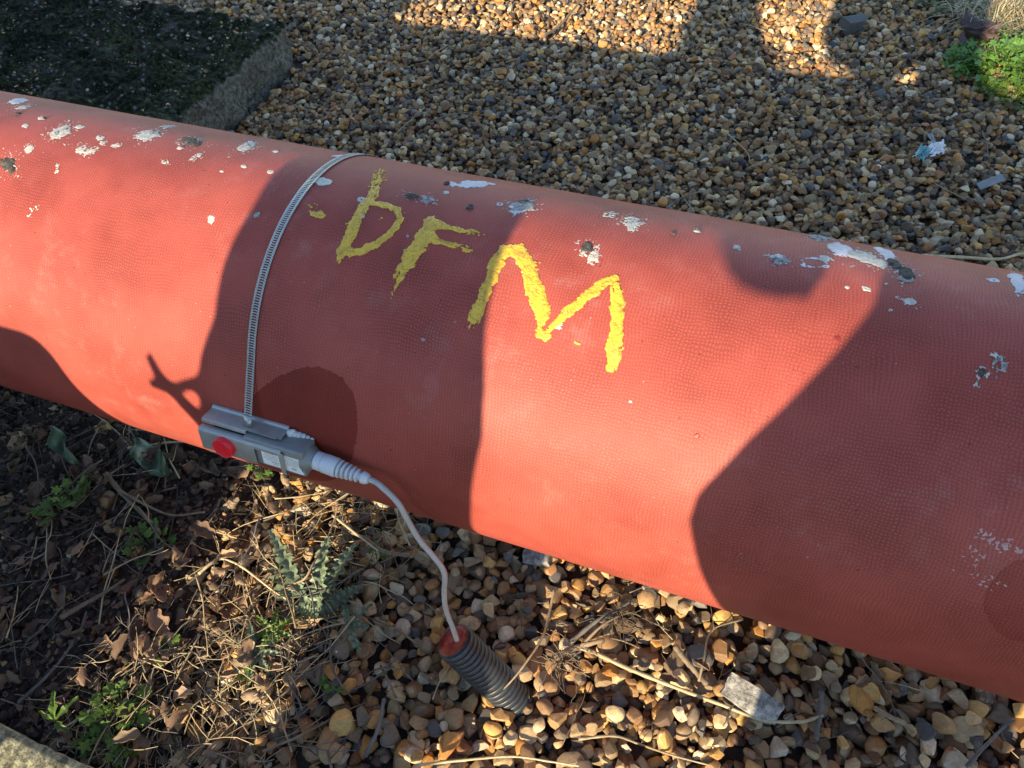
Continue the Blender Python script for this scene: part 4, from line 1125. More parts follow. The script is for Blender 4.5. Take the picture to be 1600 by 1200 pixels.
def roots(mb, pts):
    rr = random.Random(5)
    for k in range(26):
        p = pts[0]+Vector((rr.uniform(-.02, .03), rr.uniform(-.02, .02), rr.uniform(-.004, .006))); q = [p]
        d = Vector((rr.uniform(-1, 1), rr.uniform(-1, 1), rr.uniform(-.2, .4))).normalized()
        for i in range(8):
            d = (d+Vector([rr.uniform(-.9, .9) for _ in range(3)])*0.6).normalized(); d.z *= 0.5
            q.append(q[-1]+d*rr.uniform(.004, .010))
        mb.tube(q, 0.0006, 3, False)
stalk('dry_stalk', [(868, 1028), (905, 1012), (985, 1046), (1050, 1072), (1130, 1102), (1190, 1124), (1250, 1128), (1286, 1118)], 0.0042, M_STRAW, 'longest dry straw stalk running right from the conduit to past the flat stone', 'stalk', 0.008)
stalk('root_stalk', [(866, 1030), (900, 1012), (944, 1000)], 0.0055, M_TWIG, 'thick pale root end of a pulled weed right of the conduit', 'root', 0.012, extra=roots, taper=0.3)
stalk('dry_stalk', [(890, 1005), (930, 972), (965, 952), (985, 940)], 0.0042, M_GREYTWIG, 'grey broken stalk leaning up from the weed root', 'stalk', 0.014)
stalk('dry_stalk', [(905, 1012), (940, 978), (968, 962)], 0.0030, M_TWIG, 'thin brown stalk crossing the weed root', 'stalk', 0.02)
stalk('root_tangle', [(960, 965), (985, 958), (1010, 968), (1045, 985)], 0.0022, M_TWIG, 'tangle of fine dry roots below the sunlit pipe edge', 'root', 0.012, extra=roots, taper=0.6)
stalk('dry_stalk', [(866, 920, 0.075), (858, 960, 0.07), (848, 995, 0.066), (822, 1035, 0.06), (800, 1063, 0.05), (778, 1085, 0.02)], 0.0025, M_TWIG, 'thin knobbly twig lying across the black conduit', 'twig', 0.002)
stalk('dry_stalk', [(1092, 1065), (1100, 1030), (1112, 985), (1160, 968)], 0.0024, M_TWIG, 'thin upright bent twig above the long straw stalk', 'twig', 0.012)
stalk('dry_stalk', [(1055, 1010), (1070, 1030), (1086, 1048), (1105, 1070)], 0.0055, M_TWIG, 'short stout brown stick above the long straw stalk', 'stick', 0.008, taper=.1)
stalk('dry_stalk', [(1284, 1080), (1282, 1110), (1277, 1140), (1276, 1155)], 0.0044, M_GREYTWIG, 'short grey stick at the end of the long straw stalk', 'stick', 0.01, taper=.1)
stalk('dry_stalk', [(1366, 1106), (1390, 1120), (1412, 1130), (1428, 1148)], 0.0040, M_TWIG, 'brown broken stick on the shaded gravel right of the flat stone', 'stick', 0.008, taper=.1)
stalk('dry_stalk', [(1510, 1198), (1540, 1165), (1570, 1135), (1586, 1125)], 0.0032, M_GREYTWIG, 'grey twig in the bottom right corner', 'twig', 0.01)
stalk('dry_stalk', [(904, 1155), (960, 1150), (1000, 1163), (1050, 1180), (1110, 1196)], 0.0024, M_STRAW, 'thin pale stalk along the bottom below the long straw stalk', 'stalk', 0.012)
stalk('dry_stalk', [(648, 1196), (720, 1188), (800, 1182), (860, 1190), (905, 1197)], 0.0026, M_STRAW, 'pale straw lying along the bottom edge below the conduit', 'stalk', 0.010)
stalk('dry_stalk', [(516, 1000), (518, 1040), (535, 1072), (560, 1100), (584, 1118)], 0.0022, M_TWIG, 'curved brown twig below the thistle', 'twig', 0.008)
stalk('dry_stalk', [(595, 1040), (612, 1075), (630, 1120), (641, 1155)], 0.0020, M_TWIG, 'thin twig left of the conduit', 'twig', 0.008)
stalk('dry_stalk', [(571, 1182), (590, 1140), (600, 1092)], 0.0036, M_GREYTWIG, 'dark stripped stick near the bottom centre', 'stick', 0.006, taper=.2)
stalk('dry_stalk', [(310, 897), (330, 880), (345, 873), (372, 882), (400, 902), (430, 925), (455, 940)], 0.0030, M_STRAW, 'arched pale straw in the sunlight left of the thistle', 'stalk', 0.018)
stalk('dry_stalk', [(448, 915, .01), (475, 905, .02), (490, 880, .03), (505, 855, .03), (520, 820, .03), (528, 790, .02)], 0.0024, M_TWIG, 'thin twig rising between the thistle leaves', 'twig', 0.008)
stalk('dry_stalk', [(640, 868), (600, 862), (575, 845), (545, 830), (515, 818)], 0.0042, M_TWIG, 'bent brown stalk below the pipe left of the cable', 'stalk', 0.012)
stalk('dry_stalk', [(520, 805), (545, 825), (570, 845), (590, 860)], 0.0030, M_STRAW, 'pale straw crossing the bent brown stalk', 'stalk', 0.02)
stalk('dry_stalk', [(28, 1098), (70, 1060), (100, 1025), (125, 985), (135, 955)], 0.0032, M_GREYTWIG, 'long brown twig slanting over the soil above the kerb', 'twig', 0.010)
stalk('dry_stalk', [(95, 965), (130, 945), (165, 925), (195, 905)], 0.0048, M_TWIG, 'thick dry stick in the shaded soil at the left', 'stick', 0.012)
stalk('dry_stalk', [(165, 740), (190, 770), (220, 800), (250, 832)], 0.0056, M_TWIG, 'thick forked dead stem in the shade below the pipe', 'stem', 0.02, taper=.4)
stalk('dry_stalk', [(180, 762), (230, 790), (270, 805), (320, 800)], 0.0032, M_TWIG, 'thin dead stem branching right in the shade below the pipe', 'stem', 0.022)
stalk('dry_stalk', [(200, 700), (290, 690), (330, 705), (350, 712)], 0.0026, M_STRAW, 'pale stem close under the pipe left of the sensor', 'stalk', 0.02)
stalk('dry_stalk', [(1195, 395, 0), (1330, 0+392, 0), (1480, 402, 0), (1540, 408, 0), (1600, 396, 0)], 0.0034, M_STRAW, 'long pale cane on the gravel just behind the pipe at the right', 'cane', 0.006) if False else None
stalk('dry_stalk', [(1440, 400), (1500, 402), (1560, 405), (1600, 396), (1680, 385)], 0.0045, M_STRAW, 'long pale cane on the gravel just behind the pipe at the right', 'cane', 0.012)
stalk('dry_stalk', [(655, 198), (700, 180), (745, 175)], 0.0030, M_GREYTWIG, 'thin grey twig on the shaded gravel behind the painted letters', 'twig', 0.008)
stalk('dry_stalk', [(700, 132), (750, 132), (790, 130)], 0.0030, M_TWIG, 'straight brown twig on the shaded gravel near the top centre', 'twig', 0.008)
stalk('dry_stalk', [(848, 58), (872, 42), (890, 22), (905, 4)], 0.0055, M_TWIG, 'added stick standing in for a thin shadow across the sunlit strip of gravel', 'stick', 0.03)  # laid where a thin diagonal shadow crosses the gravel
stalk('dry_stalk', [(1188, 70), (1210, 80), (1235, 88)], 0.0026, M_DARKWEED, 'short dark twig in the sunlit square of gravel', 'twig', 0.012)
stalk('dry_stalk', [(1042, 325), (1060, 312), (1080, 304), (1096, 298)], 0.0040, M_GREYTWIG, 'grey twig touching the pipe top in the middle', 'twig', 0.010)
stalk('dry_stalk', [(1460, 60), (1485, 40), (1530, 12)], 0.0045, M_GREYTWIG, 'grey stick beside the grassy corner at the top right', 'stick', 0.010)
stalk('dry_stalk', [(1130, 203), (1165, 235), (1172, 252)], 0.0018, M_STRAW, 'fine curved straw on the shaded gravel right of centre', 'stalk', 0.010)
# scattered anonymous twigs
tw = [twig_mesh('twig', random.uniform(.07, .16), random.uniform(.0010, .0022), 40+i, (M_TWIG, M_STRAW, M_GREYTWIG)[i % 3], 0.22, (0, 1, 2)[i % 3]) for i in range(12)]
LAND = [('the sensor', 400, 760), ('the thistle', 500, 900), ('the kerb', 90, 1150), ('the conduit', 760, 1060), ('the flat stone', 1175, 1090), ('the forked dead stem', 200, 790),
        ('the left edge', 10, 900), ('the thistle rosette', 400, 1030), ('the root tangle', 985, 960), ('the bottom edge', 560, 1180), ('the bottom edge', 950, 1190), ('the right edge', 1580, 1150),
        ('the concrete slab', 440, 150), ('the litter scrap', 1450, 250), ('the dark block', 1335, 40), ('the sunlit strip', 800, 40), ('the sunlit square', 1235, 70), ('the leafy clump', 1560, 130),
        ('the long grey twig', 850, 190), ('the steel band', 560, 210), ('the pale cane', 1350, 340), ('the broad leaf', 235, 715), ('the ground weed', 185, 1130), ('the cable', 640, 900), ('the arched straw', 370, 890), ('the paddle-leaved seedling', 98, 1120), ('the bright weed', 262, 1016), ('the thick stick', 145, 935)]
def near(px, py):
    n_, x, y = min(LAND, key=lambda l: (l[1]-px)**2+(l[2]-py)**2)
    dx, dy = px-x, py-y
    if abs(dx) > 1.6*abs(dy): w = 'left of' if dx < 0 else 'right of'
    elif abs(dy) > 1.6*abs(dx): w = 'above' if dy < 0 else 'below'
    else: w = ('up' if dy < 0 else 'down')+('-left' if dx < 0 else '-right')+' of'
    return w+' '+n_
TWIG_LOOK = ['straight brown', 'pale straw-coloured', 'grey branching']
def scatter_twigs(n, region, label, group, seed, zl=0.006, scale=(0.6, 1.3), dark=False):
    rr = random.Random(seed); c = 0; guard = 0
    while c < n and guard < n*30:
        guard += 1
        x = rr.uniform(region[0], region[1]); y = rr.uniform(region[2], region[3])
        px, py, dep = project((x, y, 0.0))
        if not region[4](px, py, x, y): continue
        o = obj('twig', tw[rr.randrange(len(tw))], None, (x, y, ground_z(x, y)+zl))
        o.rotation_euler = (rr.uniform(-.3, .3), rr.uniform(-.16, .16), rr.uniform(0, 6.28)); s_ = rr.uniform(*scale); o.scale = (s_, s_, s_)
        kind = tw.index(o.data) % 3; thing(o, '%s twig %s, %s' % (TWIG_LOOK[kind], label, near(px, py)), 'twig', group); c += 1
below = lambda px, py: py > 602+0.31*px+6
scatter_twigs(75, (-1.25, -0.62, -0.62, 0.12, lambda px, py, x, y: -20 < px < 420 and py < 1190 and below(px, py) and (px+py*0.55 < 800 or px < 120)), 'in the shaded litter', 'twigs in the shaded litter', 1, 0.010)
scatter_twigs(85, (-0.95, -0.40, -0.65, 0.15, lambda px, py, x, y: 180 < px < 620 and py < 1195 and below(px, py) and px+py*0.55 > 800), 'in the sunlit litter', 'twigs around the thistle', 2, 0.010)
scatter_twigs(34, (-0.5, 0.5, -0.55, 0.1, lambda px, py, x, y: 640 < px < 1590 and py < 1195 and below(px, py)), 'on the gravel before the pipe', 'twigs on the near gravel', 3, 0.005, (0.4, 0.9))
scatter_twigs(46, (-1.6, 0.8, 0.3, 2.3, lambda px, py, x, y: 360 < px < 1590 and 6 < py < 142+0.177*px-12), 'on the gravel behind the pipe', 'twigs on the far gravel', 4, 0.005, (0.6, 1.2))

# ------------------------------------------------------------------ leaves and plants
def dead_leaf(seed):
    rr = np.random.default_rng(seed); n_ = 13; m_ = 9; v = []; f = []
    L = 1.0; curl = rr.uniform(1.6, 4.2)*rr.choice((-1, 1)); bend = rr.uniform(0.6, 2.2)
    ph = rr.uniform(0, 6)
    for i in range(n_):
        t = i/(n_-1); w = 0.36*math.sin(math.pi*min(1, t*0.94+0.05))**0.7*(1+rr.uniform(.10, .30)*math.sin(t*17+ph))
        for j in range(m_):
            s_ = (j/(m_-1)-.5)*2
            w2 = w*(1+0.3*(float(vnoise(t*6+seed, s_*2+9, seed))-.5))
            a_ = s_*curl*0.5; x = (t-.5)*L; y = w2*math.sin(a_)/(curl*0.5); z = w2*(1-math.cos(a_))/(curl*0.5)
            z += 0.16*(float(fbm(t*4+seed, s_*2+3, seed))-.5)
            b = x*bend; x, z = math.sin(b)/bend - z*math.sin(b)*0.5, z + (1-math.cos(b))/bend
            v.append((x, y+0.1*(float(vnoise(t*5, seed, seed+2))-.5), z))
    for i in range(n_-1):
        for j in range(m_-1):
            a_ = i*m_+j; f.append([a_, a_+m_, a_+m_+1, a_+1])
    return mesh_of('dead_leaf', v, f, M_DEAD if seed % 4 else M_TWIG)
DL = [dead_leaf(70+i) for i in range(10)]
def scatter_leaves(n, region, label, group, seed, size):
    rr = random.Random(seed); c = 0; g_ = 0
    while c < n and g_ < n*40:
        g_ += 1
        x = rr.uniform(region[0], region[1]); y = rr.uniform(region[2], region[3])
        px, py, dep = project((x, y, 0.0))
        if not region[4](px, py): continue
        o = obj('dead_leaf', DL[rr.randrange(len(DL))], None, (x, y, ground_z(x, y)+0.004))
        s_ = rr.uniform(*size); o.scale = (s_, s_, s_*rr.uniform(.6, 1.1))
        o.rotation_euler = (rr.uniform(-.6, .6)+(math.pi if rr.random() < .4 else 0), rr.uniform(-.5, .5), rr.uniform(0, 6.28))
        if o.rotation_euler.x > 2: o.location.z += 0.25*s_
        big = 'large' if s_ > 0.042 else ('small' if s_ < 0.028 else 'mid-sized'); thing(o, '%s %s, %s' % (big, label, near(px, py)), 'leaf', group); c += 1
scatter_leaves(72, (-1.3, -0.6, -0.62, 0.1, lambda px, py: -20 < px < 400 and py < 1190 and below(px, py) and px+py*0.55 < 800), 'curled brown dead leaf in shade', 'dead leaves in the shade', 11, (0.022, 0.062))
scatter_leaves(84, (-0.95, -0.55, -0.65, 0.0, lambda px, py: 190 < px < 450 and py < 1195 and below(px, py) and px+py*0.55 > 800), 'crumpled brown dead leaf in the sunlit litter', 'dead leaves in the sun', 12, (0.018, 0.046))
scatter_leaves(9, (-0.5, 0.45, -0.5, 0.0, lambda px, py: 560 < px < 1400 and py < 1195 and below(px, py)), 'dead leaf on the near gravel', 'dead leaves on the near gravel', 13, (0.020, 0.035))

M_LITDEAD = leaf_mat('sunlit_leaf', (0.20, 0.125, 0.075), (0.40, 0.28, 0.17), 0.7, 0.12, 0.4)  # lighter copy of the dead leaf, sunlight put into its colour
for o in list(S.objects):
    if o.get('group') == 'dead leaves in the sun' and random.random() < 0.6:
        o.material_slots[0].link = 'OBJECT'; o.material_slots[0].material = M_LITDEAD
def spiny_leaf(L, Wd, seed, mat=None, lob=7, bend=0.8, spine=True):
    """a thistle leaf: toothed lobes, raised midrib, wavy blade bending over its length (along +X from the base)"""
    rr = np.random.default_rng(seed); n_ = 44; m_ = 4; rows = []; v = []; f = []
    for i in range(n_+1):
        t = i/n_
        env = math.sin(math.pi*(t*0.93+0.04))**0.65*(1-0.25*t)
        ph = t*lob; fr = ph-math.floor(ph)
        tooth = 0.34+0.66*(fr**1.6 if fr < 0.78 else (1-fr)/0.22*0.68)
        sp = 0.26*(((i*2) % 3) == 0)*(0.6+0.8*rr.random()) if spine else 0
        for side in (-1, 1):
            for j in range(m_+1):
                s_ = j/m_
                y = side*Wd*0.5*env*(tooth+sp)*s_
                x = L*t + (0.10*L/lob*2.0)*s_*fr
                z = 0.22*Wd*abs(s_)**1.3*env*0.5 + 0.20*Wd*s_*math.sin(ph*2*math.pi+side)*env*0.5 + 0.06*Wd*s_*(rr.random()-.5)
                a_ = bend*t; xx = L*math.sin(a_)/bend*(x/(L*t) if t > 0.02 else 1) if bend > 0.01 else x
                zz_ = z*math.cos(a_) - L*(1-math.cos(a_))/max(bend, .01)
                v.append((xx + z*math.sin(a_), y, zz_))
    st_r = 2*(m_+1)
    for i in range(n_):
        for sd in range(2):
            for j in range(m_):
                a_ = i*st_r+sd*(m_+1)+j; q_ = [a_, a_+st_r, a_+st_r+1, a_+1]
                f.append(q_ if sd == 1 else q_[::-1])
    return mesh_of('leaf', v, f, mat or M_THISTLE)
def plant(name, px, py, label, cat, dz=0.0):
    p = ground_at(px, py, 0.0); z = ground_z(p[0], p[1])
    o = empty(name, (p[0], p[1], z+dz)); thing(o, label, cat); return o
def leaf_to(parent, me, yaw_, pitch, roll=0.0, loc=(0, 0, 0), name='leaf'):
    o = obj(name, me, parent, loc); o.rotation_mode = 'XYZ'
    o.rotation_euler = Euler((roll, -pitch, yaw_)); return o
def yaw_px(px, py, qx, qy):
    a_ = ground_at(px, py); b = ground_at(qx, qy); return math.atan2(b[1]-a_[1], b[0]-a_[0]), float(np.hypot(b[0]-a_[0], b[1]-a_[1]))
th1 = plant('thistle', 492, 968, 'large grey-green spiny thistle growing in the sunlit gravel below the sensor', 'thistle')
for i, (tip, wd, pit, bd) in enumerate([((436, 842), .055, .30, .5), ((505, 852), .065, .35, .5), ((556, 862), .064, .30, .5), ((562, 925), .055, .30, .6), ((470, 960), .035, .3, .6), ((548, 945), .04, .25, .5)]):
    yw, ln = yaw_px(492, 968, *tip)
    leaf_to(th1, spiny_leaf(max(ln*1.05, .05), wd*.85, 300+i, None, 8+i % 3, bd), yw, pit, random.uniform(-.3, .3), (random.uniform(-.008, .008), random.uniform(-.008, .008), 0.012))
yw, ln = yaw_px(452, 935, 432, 838)
th4 = plant('thistle', 452, 945, 'single upright thistle leaf, left of the largest thistle', 'thistle')
leaf_to(th4, spiny_leaf(0.125, 0.060, 331, None, 6, 0.7), yw, 0.25, 0.15, (0, 0, 0.012))
leaf_to(th4, spiny_leaf(0.060, 0.030, 332, None, 5, 0.7), yw+2.6, 0.25, 0.15, (0, 0, 0.010))
th2 = plant('thistle', 402, 1022, 'small pale thistle rosette in the sunlit litter, lowest of the thistles', 'thistle')
for i in range(9): leaf_to(th2, spiny_leaf(random.uniform(.04, .062), .020, 340+i, None, 5, 1.0), i*0.7+.2, random.uniform(.25, .8), random.uniform(-.3, .3), (0, 0, 0.008))
th3 = plant('thistle', 548, 985, 'small dull green weed seedling right of the largest thistle', 'weed')
for i in range(4): leaf_to(th3, spiny_leaf(random.uniform(.035, .055), .026, 360+i, None, 4, .8, False), (0.3, 1.2, 2.2, -.7)[i], random.uniform(.2, .5), 0, (0, 0, 0.01))
th5 = plant('thistle', 428, 990, 'yellow-green thistle tuft between the rosette and the largest thistle', 'thistle')
for i in range(7): leaf_to(th5, spiny_leaf(random.uniform(.03, .05), .020, 370+i, M_WEED, 5, .9), i*0.95, random.uniform(.3, .9), 0, (0, 0, 0.008))

def leaflet_mesh(seed, mat, lobes=3):
    rr = random.Random(seed); k = 18; v = [(0, 0, 0)]; f = []
    for i in range(k):
        a_ = -math.pi*0.92 + 2*math.pi*0.92*i/(k-1); r = (0.5+0.16*math.cos(a_*lobes*2)+0.05*rr.random())
        x = 0.35+r*math.cos(a_); y = r*math.sin(a_)*0.95
        v.append((x, y, 0.16*(x*x)-0.22*abs(y)+0.07*math.sin(a_*5)))
    v.append((-0.05, 0, 0))
    for i in range(1, k): f.append([0, i, i+1])
    f += [[0, k, k+1], [0, k+1, 1]]
    return mesh_of('leaf', v, f, mat)
LFW = [leaflet_mesh(i, M_WEED, 3) for i in range(3)]; LFG = [leaflet_mesh(10+i, M_GREEN, 3) for i in range(3)]
def leafy(parent, n, rad, hgt, size, meshes, seed, stem_mat):
    rr = random.Random(seed); mb = MB()
    for i in range(n):
        a_ = rr.uniform(0, 6.28); r = rad*math.sqrt(rr.random()); p = Vector((r*math.cos(a_), r*math.sin(a_), hgt*(0.25+0.75*rr.random())*(1-0.5*(r/rad)**2)))
        q_ = Vector((p.x*0.45, p.y*0.45, 0)); mb.tube([q_, (q_+p)/2+Vector((0, 0, hgt*.12)), p], [size*.07, size*.06, size*.04], 4, False)
        o = obj('leaf', meshes[rr.randrange(len(meshes))], parent, p)
        s_ = size*rr.uniform(.65, 1.3); o.scale = (s_, s_, s_)
        o.rotation_euler = (rr.uniform(-.5, .5), rr.uniform(-.7, .3), a_+rr.uniform(-.8, .8))
    obj('stem', mb.mesh('stem', stem_mat), parent)
for k, (px, py, n_, rad, hg, sz, lab) in enumerate([
    (190, 1118, 30, .045, .035, .016, 'bright green small-leaved weed at the bottom left, in the edge of the sunlight'),
    (178, 1160, 34, .050, .025, .016, 'dark green ground weed just above the kerb at the bottom'),
    (122, 792, 14, .035, .035, .018, 'small green weed in the shade below the left end of the pipe'),
    (95, 812, 10, .025, .03, .016, 'tiny green weed on the far left of the shaded soil'),
    (236, 852, 18, .045, .035, .016, 'green weed in the shade by the forked dead stem'),
    (262, 1016, 8, .022, .022, .012, 'tiny bright weed in the sunlit litter, left of the thistle rosette'),
    (382, 1055, 4, .012, .014, .016, 'pair of yellow-green seed leaves below the thistle rosette'),
    (592, 868, 7, .014, .02, .012, 'tiny bright green seedling on the gravel left of the cable'),
    (412, 736, 12, .024, .024, .012, 'small mossy weed on the gravel right under the sensor'),
    (520, 1070, 8, .016, .016, .012, 'tiny pale weed on the gravel below the largest thistle')]):
    p = plant('ground_weed', px, py, lab, 'weed'); leafy(p, n_, rad, hg, sz, LFW, 600+k, M_WEED)
def paddle(L, Wd, seed, mat, bend=0.6):
    return spiny_leaf(L, Wd, seed, mat, 2, bend, False)
p = plant('dock_seedling', 98, 1135, 'seedling with two paddle leaves in the shaded soil above the kerb', 'weed')
for tip, wd in (((98, 1095), .022), ((132, 1102), .022), ((88, 1128), .012), ((118, 1150), .02)):
    yw, ln = yaw_px(98, 1135, *tip); leaf_to(p, paddle(max(ln, .03)*1.1, wd, 650, M_WEED), yw, .35, 0, (0, 0, .008))
def broad(L, Wd, seed):
    v = []; f = []; n_ = 14; m_ = 8
    for i in range(n_+1):
        t = i/n_; w = Wd*.5*math.sin(math.pi*(t*.9+.06))**.6*(1-.35*t)
        for j in range(m_+1):
            s_ = j/m_*2-1
            v.append((L*(t-.5), w*s_, .012*math.sin(t*9+s_*2)-.25*L*(t-.5)**2*2+.10*Wd*abs(s_)-.05*Wd*(abs(s_) > .8)))
    for i in range(n_):
        for j in range(m_): a_ = i*(m_+1)+j; f.append([a_, a_+m_+1, a_+m_+2, a_+1])
    return mesh_of('broad_leaf', v, f, M_BROADLEAF)
p = ground_at(234, 716, 0.03); o = obj('broad_leaf', broad(.115, .058, 3), None, (p[0], p[1], 0.035)); o.rotation_euler = (-.1, .15, -.35)
thing(o, 'single broad blue-green leaf in the shade under the pipe', 'leaf')
p = ground_at(98, 700, 0.03); o = obj('broad_leaf', broad(.10, .036, 4), None, (p[0], p[1], 0.04)); o.rotation_euler = (.3, .25, -.5)
thing(o, 'narrow dull green leaf in the shade under the left end of the pipe', 'leaf')
# top right corner
p = plant('leafy_weed', 1572, 98, 'bright green leafy weed clump at the top right corner', 'weed'); leafy(p, 150, .15, .055, .027, LFG, 700, M_GREEN)
p = plant('leafy_weed', 1620, 90, 'bright green leafy weed cut by the right edge, beside the clump', 'weed'); leafy(p, 130, .15, .06, .027, LFG, 701, M_GREEN)
p = plant('mossy_weed', 1590, 134, 'low yellow-green weed below the leafy clump at the right edge', 'weed'); leafy(p, 190, .11, .05, .014, LFW, 702, M_WEED)
p = plant('mossy_weed', 1640, 125, 'low yellow-green weed mostly beyond the right edge', 'weed'); leafy(p, 150, .12, .06, .015, LFW, 703, M_WEED)
p = plant('leafy_weed', 1500, 98, 'dull green weed in the shade left of the bright clump', 'weed', ); leafy(p, 34, .055, .035, .020, LFG, 704, M_GREEN)
p = plant('dry_bush', 1480, -6, 'low green weed at the top edge right of the dark block', 'weed'); leafy(p, 70, .14, .06, .02, LFW, 705, M_WEED)
# grass tufts
def tuft(n, rad, hgt, seed, mat):
    rr = random.Random(seed); v = []; f = []
    for i in range(n):
        a_ = rr.uniform(0, 6.28); r = rad*math.sqrt(rr.random()); p = Vector((r*math.cos(a_), r*math.sin(a_), 0))
        d = Vector((rr.uniform(-1, 1), rr.uniform(-1, 1), rr.uniform(.5, 1.6))).normalized(); L = hgt*rr.uniform(.5, 1.4); w = rr.uniform(.0012, .0028)
        s_ = d.cross(Vector((0, 0, 1))); s_ = s_.normalized() if s_.length > .01 else Vector((1, 0, 0))
        k = len(v)
        for t in (0, .35, .7, 1):
            c_ = p+d*L*t+Vector((d.x, d.y, -1.1))*L*.45*t*t; ww = w*(1-t*.85)
            v += [c_-s_*ww, c_+s_*ww]
        for t in range(3): f.append([k+2*t, k+2*t+1, k+2*t+3, k+2*t+2])
    return mesh_of('blades', v, f, mat)
for i, (px, py, m, lab) in enumerate([(1580, 15, M_STRAW, 'tuft of dry yellow grass at the top right corner'), (1550, 25, M_STRAW, 'thin dry grass just left of the corner tuft'), (1600, 40, M_WEED, 'green grass tuft between dry grass and leafy clump'), (1560, -15, M_WEED, 'green grass at the very top right edge')]):
    p = plant('grass_tuft', px, py, lab, 'grass'); obj('blades', tuft(260, .13, .13, 800+i, m), p)
# dead purple-brown leaves piled at the top right
p = plant('dead_leaf_pile', 1533, 66, 'pile of folded purple-brown dead leaves beside the leafy clump', 'dead leaves')
for i in range(6):
    o = obj('folded_leaf', DL[i].copy(), p, (random.uniform(-.02, .02), -.07+.03*i, .012+.006*i)); o.data.materials[0] = M_DEADRED
    o.scale = (.13, .085, .09); o.rotation_euler = (random.uniform(-.3, .3), random.uniform(-.2, .2), random.uniform(-.4, .4))
# dried dark weed lying on the far gravel
p = plant('dried_weed', 1440, 180, 'dark brown dried weed sprawled on the shaded gravel above the litter scrap', 'dried weed')
mb = MB(); rr = random.Random(9)
for i in range(46):
    d = Vector((rr.uniform(-1, 1), rr.uniform(-1, 1), rr.uniform(0, .35))).normalized(); q_ = [Vector((rr.uniform(-.06, .06), rr.uniform(-.12, .12), .01))]
    for j in range(6):
        d = (d+Vector([rr.uniform(-.5, .5) for _ in range(3)])*.6).normalized(); d.z = abs(d.z)*.4
        q_.append(q_[-1]+d*.02)
    mb.tube(q_, [.0016, .0014, .0013, .0012, .001, .001, .0008], 4, False)
obj('dry_stem', mb.mesh('dry_stem', M_DARKWEED), p)

# ------------------------------------------------------------------ who and what casts the shadows, behind the camera
def ring_loft(sections, y, depth, k=20):
    v = []; f = []
    for z, xl, xr in sections:
        for i in range(k):
            a_ = 2*math.pi*i/k; v.append(((xl+xr)/2+(xr-xl)/2*math.cos(a_), y+depth*math.sin(a_)*min(1, (xr-xl)/.2), z))
    for r in range(len(sections)-1):
        for i in range(k): f.append([r*k+i, r*k+(i+1) % k, (r+1)*k+(i+1) % k, (r+1)*k+i])
    f.append(list(range(k))[::-1]); f.append([(len(sections)-1)*k+i for i in range(k)])
    return v, f
YP = -1.15
def person(mb, label):
    o = obj('person', mb.mesh('person', M_PERSON)); thing(o, label, 'person')
    r = o.modifiers.new('skin', 'REMESH'); r.mode = 'VOXEL'; r.voxel_size = 0.008; r.use_smooth_shade = True
    s_ = o.modifiers.new('soften', 'SMOOTH'); s_.iterations = 1
    return o
mb = MB()
mb.add(*ring_loft([(.30, -.65, -.34), (.36, -.66, -.32), (.42, -.68, -.34), (.55, -.71, -.36), (.71, -.75, -.37), (.78, -.76, -.36), (.91, -.745, -.35), (.97, -.73, -.36), (1.03, -.74, -.38), (1.10, -.745, -.40), (1.14, -.765, -.41), (1.18, -.76, -.47), (1.25, -.79, -.53), (1.31, -.80, -.58), (1.38, -.79, -.60), (1.46, -.77, -.62), (1.50, -.74, -.65)], YP, .12))
for lx in (-.565, -.475): mb.tube([(lx, YP, .40), (lx, YP, .2), (lx, YP+.01, .05)], [.062, .052, .05], 12); mb.tube([(lx, YP-.06, .035), (lx, YP+.16, .03)], [.05, .04], 12)
mb.tube([(-.74, YP, .74), (-.765, YP, .80), (-.79, YP, .835), (-.815, YP, .865), (-.828, YP, .895)], [.02, .016, .012, .010, .008], 10)
mb.tube([(-.785, YP, .838), (-.81, YP, .842), (-.835, YP, .845)], [.011, .009, .007], 10)
mb.tube([(-.735, YP, .875), (-.765, YP, .862), (-.79, YP, .848)], [.013, .010, .009], 10)
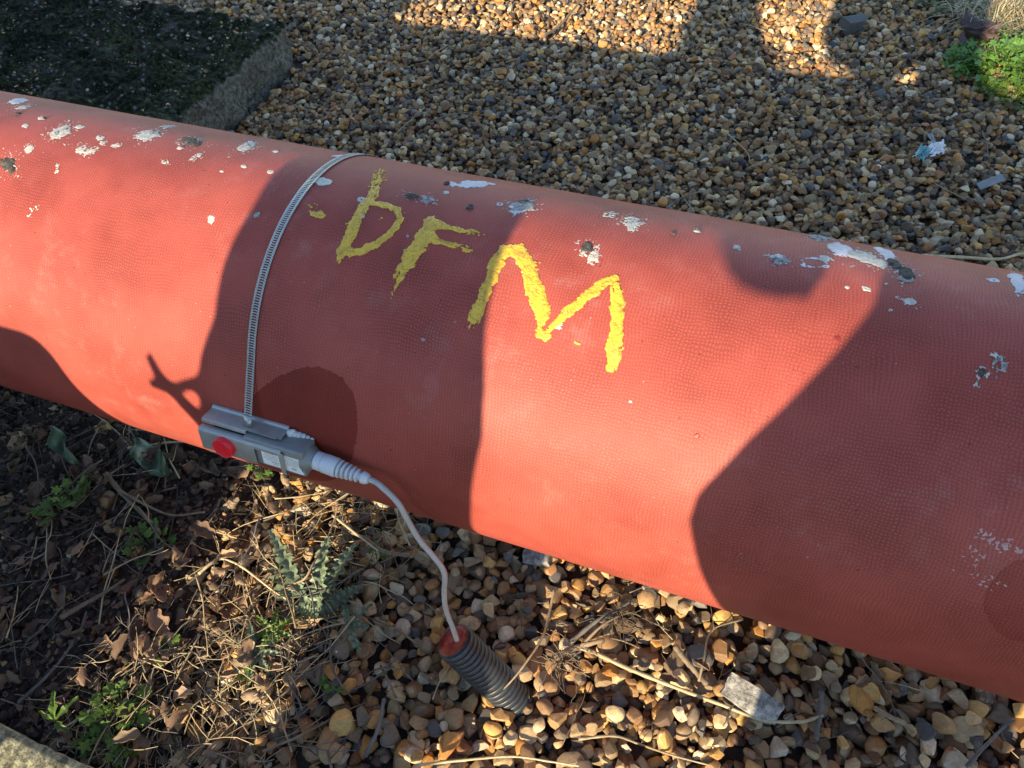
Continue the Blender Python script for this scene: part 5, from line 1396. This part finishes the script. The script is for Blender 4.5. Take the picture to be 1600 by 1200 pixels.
person(mb, 'person in a dark coat standing behind the camera at the left, casting the middle shadow')
mb = MB()
mb.add(*ring_loft([(.28, .06, .40), (.42, .05, .42), (.60, -.01, .44), (.72, -.05, .44), (.81, -.085, .43), (.87, -.105, .42), (.91, -.105, .41), (.98, -.075, .40), (1.05, -.035, .37), (1.11, .0, .30), (1.16, .0, .20), (1.25, -.05, .15), (1.35, -.06, .16), (1.45, -.05, .15), (1.55, -.03, .13), (1.62, 0, .10)], YP, .11))
mb.add(*ring_loft([(1.112, -.14, -.062), (1.120, -.155, -.056), (1.15, -.20, -.05), (1.18, -.29, -.02), (1.25, -.335, .02), (1.36, -.35, .02), (1.44, -.30, .02)], YP, .03))
for lx in (.13, .32): mb.tube([(lx, YP, .35), (lx, YP, .2), (lx, YP+.01, .05)], [.09, .07, .055], 12); mb.tube([(lx, YP-.06, .035), (lx, YP+.16, .03)], [.05, .04], 12)
person(mb, 'person in a dark coat taking the photograph, casting the right-hand shadow')
# added box and board, unseen, shaped to cast the left-hand shadows
caster_box = empty('shadow_caster_box', (-1.55, YP-.1, 0)); thing(caster_box, 'added grey box behind the camera at the left, shaped to cast a shadow', 'shadow caster')
obj('body', bevel_box_mesh('body', (1.14, .40, .81), .055, M_CASTER, 5, Matrix.Translation((0, .1, .405))), caster_box)
obj('face_panel', bevel_box_mesh('face_panel', (.54, .02, .66), .008, M_CASTER, 2, Matrix.Translation((-.28, .31, .41))), caster_box)
obj('face_panel', bevel_box_mesh('face_panel', (.54, .02, .66), .008, M_CASTER, 2, Matrix.Translation((.28, .31, .41))), caster_box)
nb = empty('shadow_caster_board', (-2.36, YP-.02, 0)); thing(nb, 'added board on two posts behind the camera at the far left, casting shade', 'notice board')
obj('board', bevel_box_mesh('board', (1.14, .03, .75), .006, M_CASTER, 2, Matrix.Translation((0, .02, 1.515))), nb)
for x in (-.45, .45): obj('post', bevel_box_mesh('post', (.05, .05, 1.95), .005, M_KERB, 2, Matrix.Translation((x, -.12, .95))), nb)
